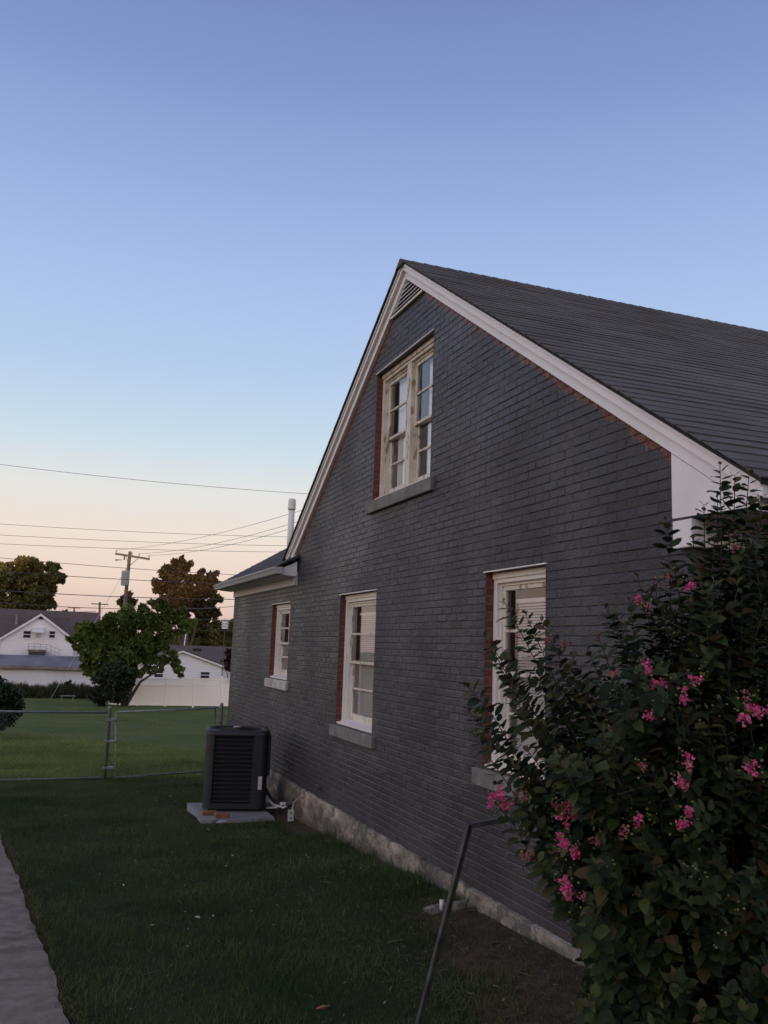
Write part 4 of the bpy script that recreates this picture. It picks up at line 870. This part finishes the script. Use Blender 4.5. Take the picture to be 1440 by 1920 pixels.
# vinyl fence
FD = 64
vf = thing('vinyl_fence', q2(330, 1318, FD), 'white vinyl privacy fence with a lattice top', 'fence')
us = [208, 260, 311.5, 364, 415.5, 468]
zt_ = [q2(u_, 1271+0*u_, FD).z for u_ in us]
for i, u_ in enumerate(us):
    c = q2(u_, 1290, FD); z1 = q2(u_, 1269.5, FD).z; z0 = slope(FD)-.1; mb = MB(); mb.box(c.x-.065, c.x+.065, FD-.065, FD+.065, z0, z1, b=.004)
    mb.add([(c.x-.085, FD-.085, z1), (c.x+.085, FD-.085, z1), (c.x+.085, FD+.085, z1), (c.x-.085, FD+.085, z1), (c.x, FD, z1+.09)], [(0, 1, 4), (1, 2, 4), (2, 3, 4), (3, 0, 4), (3, 2, 1, 0)]); mb.build('post', M['vinyl'], vf)
for i in range(len(us)-1):
    xa = q2(us[i], 1290, FD).x+.068; xb = q2(us[i+1], 1290, FD).x-.068; zt1 = (q2(us[i], 1272, FD).z+q2(us[i+1], 1272, FD).z)/2; zl = zt1-.43; z0 = slope(FD)+.02
    for ra, rb in ((zt1-.05, zt1), (zl-.07, zl), (z0, z0+.1)): mb = MB(); mb.box(xa, xb, FD-.035, FD+.035, ra, rb, b=.003); mb.build('rail', M['vinyl'], vf)
    mb = MB(); x = xa
    while x < xb-.01: mb.box(x+.002, min(x+.15, xb), FD-.012, FD+.012, z0+.1, zl-.07, b=.003); x += .152
    mb.build('board_panel', M['vinyl'], vf)
    mb = MB(); hL = zt1-.05-zl; t = -hL
    while t < xb-xa:
        for s, yy in ((1, FD-.012), (-1, FD+.004)):
            ax, az, bx_, bz = xa+t, zl, xa+t+hL, zt1-.05
            if s < 0: ax, bx_ = bx_, ax
            def cl(ax, az, bx_, bz):
                pts_ = []
                for f_ in (0, 1):
                    pts_.append([ax+(bx_-ax)*f_, az+(bz-az)*f_])
                for p_ in pts_:
                    if p_[0] < xa: p_[1] = az+(bz-az)*(xa-ax)/(bx_-ax); p_[0] = xa
                    if p_[0] > xb: p_[1] = az+(bz-az)*(xb-ax)/(bx_-ax); p_[0] = xb
                return pts_
            c = cl(ax, az, bx_, bz)
            if abs(c[0][0]-c[1][0]) > .02: mb.bar((c[0][0], yy, c[0][1]), (c[1][0], yy, c[1][1]), .008, .035)
        t += .125
    mb.build('lattice', M['vinyl'], vf)
mb = MB(); a = q2(112, 1305, 66); b = q2(142, 1305, 66); mb.box(a.x, b.x, 66, 66.25, a.z-.03, a.z+.04, b=.01); mb.box(a.x+.1, a.x+.2, 66.02, 66.2, slope(66)-.02, a.z-.07); mb.box(b.x-.2, b.x-.1, 66.02, 66.2, slope(66)-.02, a.z-.07)
tag(mb.build('garden_bench', M['stone']), 'low pale plank bench in the weeds before the shed', 'bench')
# purple martin house
c = q2(422, 1172, 67); mh = thing('birdhouse', (c.x, 67, slope(67)), 'white three tiered birdhouse on a thin pole by the grey house corner', 'birdhouse')
mb = MB(); mb.tube([(c.x, 67, slope(67)), (c.x, 67, c.z-.3)], .028, 7); mb.build('pole', M['pole'], mh)
mb = MB()
for k in range(3): z = c.z-.27+k*.2; mb.lathe((c.x, 67, z), [(.30, 0), (.30, .02), (.22, .03), (.22, .14), (.3, .15), (.3, .17)], 8)
mb.build('nest_box', M['farwhite'], mh)
mb = MB(); mb.lathe((c.x, 67, c.z+.34), [(.3, 0), (.16, .1), (.02, .18)], 8); mb.build('roof', M['farwhite'], mh)

# ------------------------------------------------------------------ poles and wires
def dir_pole(name, label, D, top, mid, arm0, arm1, rad, group=None, transformer=False):
    t = q2(*top, D); m_ = q2(*mid, D); b = m_+(m_-t)*((slope(D)-.2-m_.z)/(m_.z-t.z)); p = thing(name, b, label, 'utility pole', group)
    mb = MB(); mb.tube([b, t], [rad*1.15, rad*.8], 10); mb.build('shaft', M['pole'], p, True)
    a0 = q2(*arm0, D-.2); a1 = q2(*arm1, D-.2); mb = MB(); mb.bar(a0, a1, .14, .16); mb.build('crossarm', M['pole'], p)
    return p, t, b, a0, a1
up, tp, bp_, A0, A1 = dir_pole('utility_pole', 'leaning wooden utility pole carrying a grey transformer', 78, (244, 1034), (233, 1145), (216, 1038), (281, 1048.5), .17)
for f_ in (.03, .48, .68, .97):
    q = A0.lerp(A1, f_); mb = MB(); mb.lathe((q.x, q.y, q.z+.08), [(.03, 0), (.03, .1), (.07, .12), (.075, .2), (.04, .26)], 8); mb.build('insulator', M['tank'], up, True)
mb = MB(); q = tp.lerp(bp_, .10)
mb.bar(A0.lerp(A1, .30)+Vector((0, -.02, 0)), q+Vector((0, -.2, -.1)), .03, .05); mb.bar(A0.lerp(A1, .68)+Vector((0, -.02, 0)), q+Vector((0, -.2, -.1)), .03, .05); mb.build('brace', M['pole'], up)
q = q2(217, 1050, 77.5); mb = MB(); mb.tube([q+Vector((-.05, 0, 0)), q+Vector((.5, 0, .04))], [.06, .03], 6); mb.tube([q2(233, 1040, 77.5), q2(233, 1050, 77.5)], [.05, .07], 6); mb.build('fuse_cutout', M['pole'], up)
c = q2(235, 1084, 77.3); tr = .33; mb = MB(); mb.lathe((c.x, 77.3, c.z-.62), [(tr*.9, 0), (tr, .03), (tr, 1.15), (tr*1.05, 1.17), (tr*1.05, 1.22), (tr*.5, 1.27)], 18); mb.lathe((c.x+.05, 77.3, c.z+.64), [(.05, 0), (.07, .1), (.04, .25)], 8); mb.build('transformer', M['tank'], up, True)
dir_pole('utility_pole', 'distant utility pole above the brown roof, nearer of the far pair', 150, (187, 1129), (186.5, 1156), (171, 1132), (203, 1133.5), .2, 'distant utility poles')
dir_pole('utility_pole', 'farther and fainter distant utility pole left of its neighbour', 205, (139, 1138), (139, 1156), (127, 1139.5), (151, 1140.5), .22, 'distant utility poles')
def wire(pts, D0, D1, r, label, mat='wire', ext0=0, ext1=0, sag=0):
    (u0, v0), (u1, v1) = pts
    a = q2(u0, v0, D0); b = q2(u1, v1, D1); d = b-a; a2 = a-d*ext0; b2 = b+d*ext1
    P = [a2.lerp(b2, i/16) + Vector((0, 0, -sag*4*(i/16)*(1-i/16))) for i in range(17)]
    mb = MB(); mb.tube(P, r*.78, 5, caps=False); tag(mb.build('power_line', M[mat]), label, 'power line', 'overhead power lines')
wire([(0, 862), (573, 921)], 38, 36, .012, 'highest thin wire crossing the sky left of the gable', 'thinwire', .4, .2, .25)
wire([(0, 976), (540, 1004)], 55, 52, .015, 'upper of the three thin parallel wires over the pole', 'thinwire', .4, .15, .25)
wire([(0, 997.5), (540, 1021)], 55, 52, .015, 'middle of the three thin parallel wires over the pole', 'thinwire', .4, .15, .22)
wire([(0, 1014.5), (540, 1033)], 55, 52, .015, 'lowest of the three thin parallel wires over the pole', 'thinwire', .4, .15, .2)
wire([(0, 1041), (450, 1075.5)], 70, 68, .024, 'wire crossing just below the crossarm of the leaning pole', 'wire', .4, .2, .25)
wire([(0, 1066.5), (425, 1091.5)], 70, 68, .03, 'wire passing behind the top of the transformer', 'wire', .4, .25, .25)
wire([(0, 1100), (440, 1120)], 70, 68, .036, 'thick dark cable below the transformer', 'wire', .4, .2, .35)
wire([(0, 1123.5), (345, 1142)], 70, 66, .028, 'cable running down from the left tree to the maple top', 'wire', .4, .0, .3)
wire([(345, 1142), (440, 1136)], 66, 64, .025, 'short pale cable rising to the right over the brown tree', 'thinwire', 0, .3, .05)
wire([(262, 1153), (437, 1161.5)], 66, 64, .034, 'dark cable crossing in front of the maple crown', 'wire', 0, .4, .1)
wire([(292, 1180), (437, 1181)], 62, 62, .034, 'lowest dark cable passing under the birdhouse', 'wire', 0, .4, .05)
wire([(8, 1145), (180, 1146.5)], 84, 84, .03, 'faint cable along the ridge of the white house', 'thinwire', .3, 0, .1)
for (a, b, lab) in ((A0+Vector((.1, 0, .32)), (540, 958), 'service wire rising from the left end of the crossarm'), (A0.lerp(A1, .68)+Vector((0, 0, .32)), (540, 977), 'service wire rising from the middle of the crossarm'), (A1+Vector((-.1, 0, .32)), (540, 986), 'service wire rising from the right end of the crossarm')):
    e = q2(*b, 48); e = e+(e-a)*.15; P = [a.lerp(e, i/16)+Vector((0, 0, -.45*4*(i/16)*(1-i/16))) for i in range(17)]
    mb = MB(); mb.tube(P, .013, 5, caps=False); tag(mb.build('power_line', M['thinwire']), lab, 'power line', 'overhead power lines')
gw = q2(94, 1312, 70); P = [q2(240, 1060, 78).lerp(gw, f_) for f_ in (0, .5, 1)]
mb = MB(); mb.tube(P, .014, 5, caps=False); t = thing('guy_wire', gw, 'slanting guy wire with a vine clump in front of the shed', 'guy wire'); mb.build('cable', M['tank'], t)
mb = MB(); mb.tube([gw, gw+(P[1]-gw)*.15], .025, 6); mb.build('guard', M['stone'], t)
crown('vine', [(126, 1280, 4), (131, 1277, 3), (118, 1290, 3)], 71, 110, .13, M['ivy'], t)

# ------------------------------------------------------------------ crepe myrtle
bush = thing('crepe_myrtle', (2.5, 3.0, slope(3.)), 'large dark crepe myrtle shrub with pink flowers against the house corner', 'shrub')
LF = [(0, 0, 0), (-.25, .22, .03), (-.34, .5, .0), (-.22, .82, -.08), (0, 1.02, -.2), (.22, .82, -.08), (.34, .5, .0), (.25, .22, .03), (0, .3, -.055), (0, .68, -.085)]
LFF = [(0, 8, 1), (1, 8, 2), (2, 8, 9), (2, 9, 3), (3, 9, 4), (4, 9, 5), (5, 9, 6), (6, 9, 8), (6, 8, 7), (7, 8, 0)]
base = Vector((2.55, 2.95, slope(3.)-.05))
poly = [(1020, 1500), (1030, 1390), (1085, 1290), (1150, 1250), (1210, 1205), (1265, 1165), (1305, 1130), (1350, 1060), (1400, 1010), (1500, 930), (1600, 950), (1620, 2050), (1120, 2050), (1085, 1850), (1085, 1690), (1020, 1600)]
def inside(u, v):
    c = False; n = len(poly)
    for i in range(n):
        (x1, y1), (x2, y2) = poly[i], poly[(i+1) % n]
        if (y1 > v) != (y2 > v) and u < (x2-x1)*(v-y1)/(y2-y1)+x1: c = not c
    return c
tips = []      # (point, leafy length, full stem?)
OUT = [(945, 1128, 3.1), (985, 1150, 3.2), (1015, 1165, 3.0), (906, 1190, 3.1), (925, 1215, 3.15), (868, 1278, 3.2), (872, 1325, 3.25), (895, 1345, 3.15), (885, 1375, 3.1), (935, 1250, 3.1), (960, 1290, 3.0), (930, 1400, 3.1), (960, 1430, 3.0),
       (1130, 1128, 3.0), (1155, 1150, 3.05), (1100, 1215, 3.1), (1195, 1080, 2.9), (1248, 972, 2.9), (1228, 1085, 2.85), (1262, 1060, 2.95), (1320, 945, 2.7), (1345, 930, 2.75), (1350, 872, 2.6), (1378, 890, 2.6), (1405, 885, 2.65), (1425, 985, 2.7), (1300, 1010, 2.8), (1390, 960, 2.7), (1430, 930, 2.8), (1270, 1085, 2.8), (1318, 1060, 2.7), (1340, 1010, 2.65), (1365, 990, 2.75), (1180, 1120, 2.85), (1215, 1110, 2.9), (1290, 1120, 2.7), (1410, 1020, 2.6), (1240, 1130, 2.8), (1030, 1290, 3.0), (1010, 1350, 2.95), (1060, 1250, 3.0), (985, 1400, 2.95), (1120, 1190, 2.9), (1170, 1170, 2.85), (1000, 1260, 3.1), (1070, 1225, 3.1), (1048, 1250, 3.15),
       (1015, 1465, 2.9), (985, 1470, 2.95), (925, 1500, 2.95), (985, 1510, 2.9), (1000, 1605, 2.8), (1045, 1590, 2.8), (1060, 1665, 2.75), (1100, 1690, 2.75), (1040, 1520, 2.85), (1100, 1960, 2.6), (1075, 1745, 2.7), (1120, 1830, 2.65)]
for u, v, y in OUT: tips.append((at(u, v, y), random.uniform(.55, .85), True))
while len(tips) < 900:
    u, v = random.uniform(960, 1620), random.uniform(880, 2050)
    if inside(u, v):
        nearer = min(1, max(0, (v-1300)/600))*min(1, max(0, (u-1150)/250))
        y = random.uniform(2.45, 3.35)-nearer*random.uniform(0, .25); tips.append((at(u, v, y), random.uniform(.22, .42), random.random() < .05))
LP, LD, LN, LS, YP = [], [], [], [], []
stems = MB(); young = []
for T, ll, full in tips:
    c = Vector((base.x+(T.x-base.x)*.45+random.uniform(-.1, .1), base.y+(T.y-base.y)*.45+random.uniform(-.1, .1), base.z+(T.z-base.z)*.62))
    b0_ = base+Vector((random.uniform(-.2, .25), random.uniform(-.2, .2), 0))
    pts = [b0_.lerp(c, t_).lerp(c.lerp(T, t_), t_) for t_ in np.linspace(0, 1, 15)]
    # wiggle
    for k in range(2, 14): pts[k] = pts[k]+Vector((random.uniform(-1, 1), random.uniform(-1, 1), random.uniform(-1, 1)))*.016
    Ls = [0]
    for k in range(14): Ls.append(Ls[-1]+(pts[k+1]-pts[k]).length)
    tot = Ls[-1]
    def P_at(s):
        s = max(0, min(tot, s))
        for k in range(14):
            if s <= Ls[k+1]: return pts[k].lerp(pts[k+1], (s-Ls[k])/(Ls[k+1]-Ls[k]+1e-9))
        return pts[-1]
    s0 = 0 if full else max(0, tot-ll*.8)
    ss = np.linspace(s0, tot, 14 if full else 7)
    stems.tube([P_at(s) for s in ss], [(.0015+.007*((tot-s)/2.2)**1.2) for s in ss], 5, caps=False)
    s = tot; k = 0; ang = random.uniform(0, 6.28)
    gap_ = .0145
    while s > tot-ll:
        p = P_at(s); d = (P_at(s+.02)-P_at(s-.02)).normalized()
        side = d.cross(Vector((math.cos(ang), math.sin(ang), .1))).normalized()
        grow = min(1, .35+(tot-s)/.10)
        el__ = random.uniform(.35, .8) if k > 2 else 1.2
        ld = (side+d*el__+Vector((0, 0, -.12 if k > 3 else .1))).normalized()
        LP.append(p+side*.004); LD.append(ld); LN.append((d+Vector((random.gauss(0, .35), random.gauss(0, .35), .5+random.gauss(0, .3))))); LS.append(.053*grow*random.uniform(.65, 1.3)); YP.append(k < 5 and full)
        ang += math.pi*random.uniform(.75, 1.0) if k % 2 == 0 else 1.9
        s -= gap_*random.uniform(.6, 1.3)*(.5 if k % 2 == 0 else 1.2); k += 1
    if random.random() < .45:      # side twiglets
        p = P_at(tot-ll*.6); d = Vector((random.gauss(0, 1), random.gauss(0, 1), random.uniform(.2, 1))).normalized(); l2 = random.uniform(.08, .2); e = p+d*l2
        stems.tube([p, e], [.0025, .001], 4, caps=False); nn = int(l2/.014)
        for q in range(nn):
            pp_ = p.lerp(e, (q+1)/nn); sd_ = d.cross(Vector((math.cos(q*2.4), math.sin(q*2.4), .2))).normalized()
            LP.append(pp_); LD.append((sd_+d*.5).normalized()); LN.append(d+Vector((0, 0, .7))); LS.append(.045*random.uniform(.6, 1.15)); YP.append(False)
stems.build('stems', M['twig'], bush)
LP = np.array(LP); LD = np.array(LD); LN = np.array(LN); LS = np.array(LS); YP = np.array(YP)
LS3 = np.stack([LS*(.75+.5*rng.random(len(LS))), LS, LS*rng.uniform(-.2, 2.6, len(LS))], 1)
scatter('foliage', LF, LFF, LP[~YP], LD[~YP], LN[~YP], LS3[~YP], M['myrtle'], bush, smooth=True)
scatter('young_leaves', LF, LFF, LP[YP], LD[YP], LN[YP], LS[YP][:, None], M['myrtle_new'], bush, smooth=True)
# flower panicles: (u, v, y, size, fresh)
FL = [(938, 1487, 2.95, 1.1, 1), (928, 1500, 2.93, .8, 1), (978, 1498, 2.9, .8, 0), (1048, 1511, 2.75, .9, 0), (1078, 1518, 2.74, .9, 1), (1056, 1537, 2.75, .7, 1), (1047, 1583, 2.7, .9, 1), (1082, 1606, 2.7, 1., 1), (992, 1600, 2.8, .9, 0), (1066, 1668, 2.65, 1.2, 1), (1100, 1687, 2.64, .9, 1),
      (1118, 1577, 2.7, .9, 0), (1197, 1549, 2.5, .8, 1), (1170, 1564, 2.5, .6, 0), (1271, 1545, 2.4, .8, 1), (1270, 1467, 2.4, .9, 1), (1281, 1430, 2.4, .8, 1), (1293, 1521, 2.4, .5, 1), (1213, 1250, 2.6, .8, 1), (1232, 1278, 2.55, .8, 1), (1283, 1298, 2.5, .9, 1), (1307, 1280, 2.5, .7, 1), (1224, 1347, 2.5, .6, 1),
      (1397, 1318, 2.35, .8, 0), (1420, 1335, 2.3, .8, 1), (1438, 1338, 2.3, .5, 1), (1395, 1352, 2.3, .5, 1), (1416, 1441, 2.3, .8, 1), (1293, 1099, 2.6, .4, 1), (1196, 1121, 2.8, .4, 1), (952, 1508, 2.93, .8, 1), (1068, 1672, 2.64, .9, 1), (1058, 1590, 2.7, .7, 1), (1150, 1272, 2.7, .6, 0), (1062, 1205, 2.95, .8, 0), (1030, 1200, 2.95, .7, 0), (1248, 1093, 2.8, 1.2, 2), (1205, 1435, 2.4, .5, 0), (1208, 1134, 2.75, .8, 2), (1140, 1370, 2.7, .8, 2), (1375, 1025, 2.5, .6, 0)]
PT_ = [(-.5, 0, 0), (-.35, .6, .25), (0, .95, .05), (.4, .7, .3), (.5, .1, .05), (0, .25, -.15)]; PTF = [(0, 5, 1), (1, 5, 2), (2, 5, 3), (3, 5, 4)]
bud = MB(); V_ = [(0, 0, 1), (.9, 0, .3), (.28, .85, .3), (-.73, .53, .3), (-.73, -.53, .3), (.28, -.85, .3), (0, 0, -.9)]
bf = [(0, 1, 2), (0, 2, 3), (0, 3, 4), (0, 4, 5), (0, 5, 1), (6, 2, 1), (6, 3, 2), (6, 4, 3), (6, 5, 4), (6, 1, 5)]
BP = []
for u, v, y, s, fr in FL:
    c = np.array(at(u, v, y-.05)); blobs_n = max(2, int(4*s)); P = []
    for _ in range(blobs_n):
        cc = c+rng.normal(0, .011*s, 3)*(1, 1, 1.2); P.append(cc+rng.normal(0, .0062, (15 if fr != 2 else 9, 3)))
    P = np.concatenate(P); k = len(P)
    scatter('flower_cluster', PT_, PTF, P, rng.normal(0, 1, (k, 3)), rng.normal(0, 1, (k, 3)), (.008+.006*rng.random(k))[:, None]*(1 if fr == 1 else .8), M['petal'] if fr == 1 else M['dullpetal'], bush)
    for _ in range(int(9*s)): BP.append(c+rng.normal(0, .03*s, 3)+np.array([0, 0, .01]))
for _ in range(110):
    u, v = random.uniform(1000, 1440), random.uniform(1180, 1800)
    if inside(u, v):
        c = np.array(at(u, v, random.uniform(2.3, 2.75)))
        if random.random() < .35:
            for _ in range(6): BP.append(c+rng.normal(0, .018, 3))
k = len(BP); BP = np.array(BP)
scatter('seed_pods', V_, bf, BP, rng.normal(0, 1, (k, 3)), rng.normal(0, 1, (k, 3)), (.0035+.003*rng.random(k))[:, None], M['bud'], bush, smooth=True)['kind'] = 'stuff'
# small weeds in the bed
WL = [(-.5, 0, 0), (-.4, .5, .1), (0, 1, -.1), (.4, .5, .1), (.5, 0, 0)]
def weed(px, py, n_, h, lab, grp='yellow green weeds in the bed'):
    c = Vector((px, py, slope(py)+.0)); t = thing('weed_plant', c, lab, 'weed', grp)
    P = np.array([[c.x+random.gauss(0, .05), c.y+random.gauss(0, .05), c.z+random.random()*h*.6] for _ in range(n_)]); d = rng.normal(0, .7, (n_, 3)); d[:, 2] += .9
    scatter('leaves', WL, [(0, 1, 2, 3, 4)], P, d, rng.normal(0, 1, (n_, 3)), np.stack([np.full(n_, .014), h*(.4+.4*rng.random(n_)), np.full(n_, .05)], 1), M['weed'], t)
M['weed'] = leafmat('weed_leaf', [(.05, .06, .015), (.085, .09, .02), (.12, .10, .03)], .7, .3)
for i, (u, v, n_, h, lab) in enumerate(((870, 1718, 16, .12, 'tuft of yellowish weed nearest the handrail, against the foundation'), (912, 1712, 14, .11, 'tuft of yellowish weed in the bed, right of the handrail tuft'), (935, 1720, 9, .09, 'small sparse weed at the right of the row by the foundation'), (1102, 1840, 14, .13, 'weed growing under the flowering shrub'))):
    d_ = at(u, v, 1); t_ = -1.72/(d_.z+.045); weed(d_.x*t_, t_, n_, h, lab)

# ------------------------------------------------------------------ unseen tree belt added behind the camera to block the low sun
bl = thing('sun_blocking_belt', (-12, -72, slope(0)), 'unseen belt of foliage added behind the photographer to block the low sun', 'trees'); bl['kind'] = 'stuff'
n = 26000; P = np.stack([rng.uniform(-120, 70, n), rng.uniform(-78, -68, n), rng.random(n)], 1); P[:, 2] = -3+P[:, 2]*(17.7+1.6*np.sin(P[:, 0]*.12)+1.2*np.sin(P[:, 0]*.37))
scatter('foliage', LT, LTF, P, rng.normal(0, 1, (n, 3)), rng.normal(0, 1, (n, 3)), (1.1+.9*rng.random(n))[:, None], M['fartree'], bl)
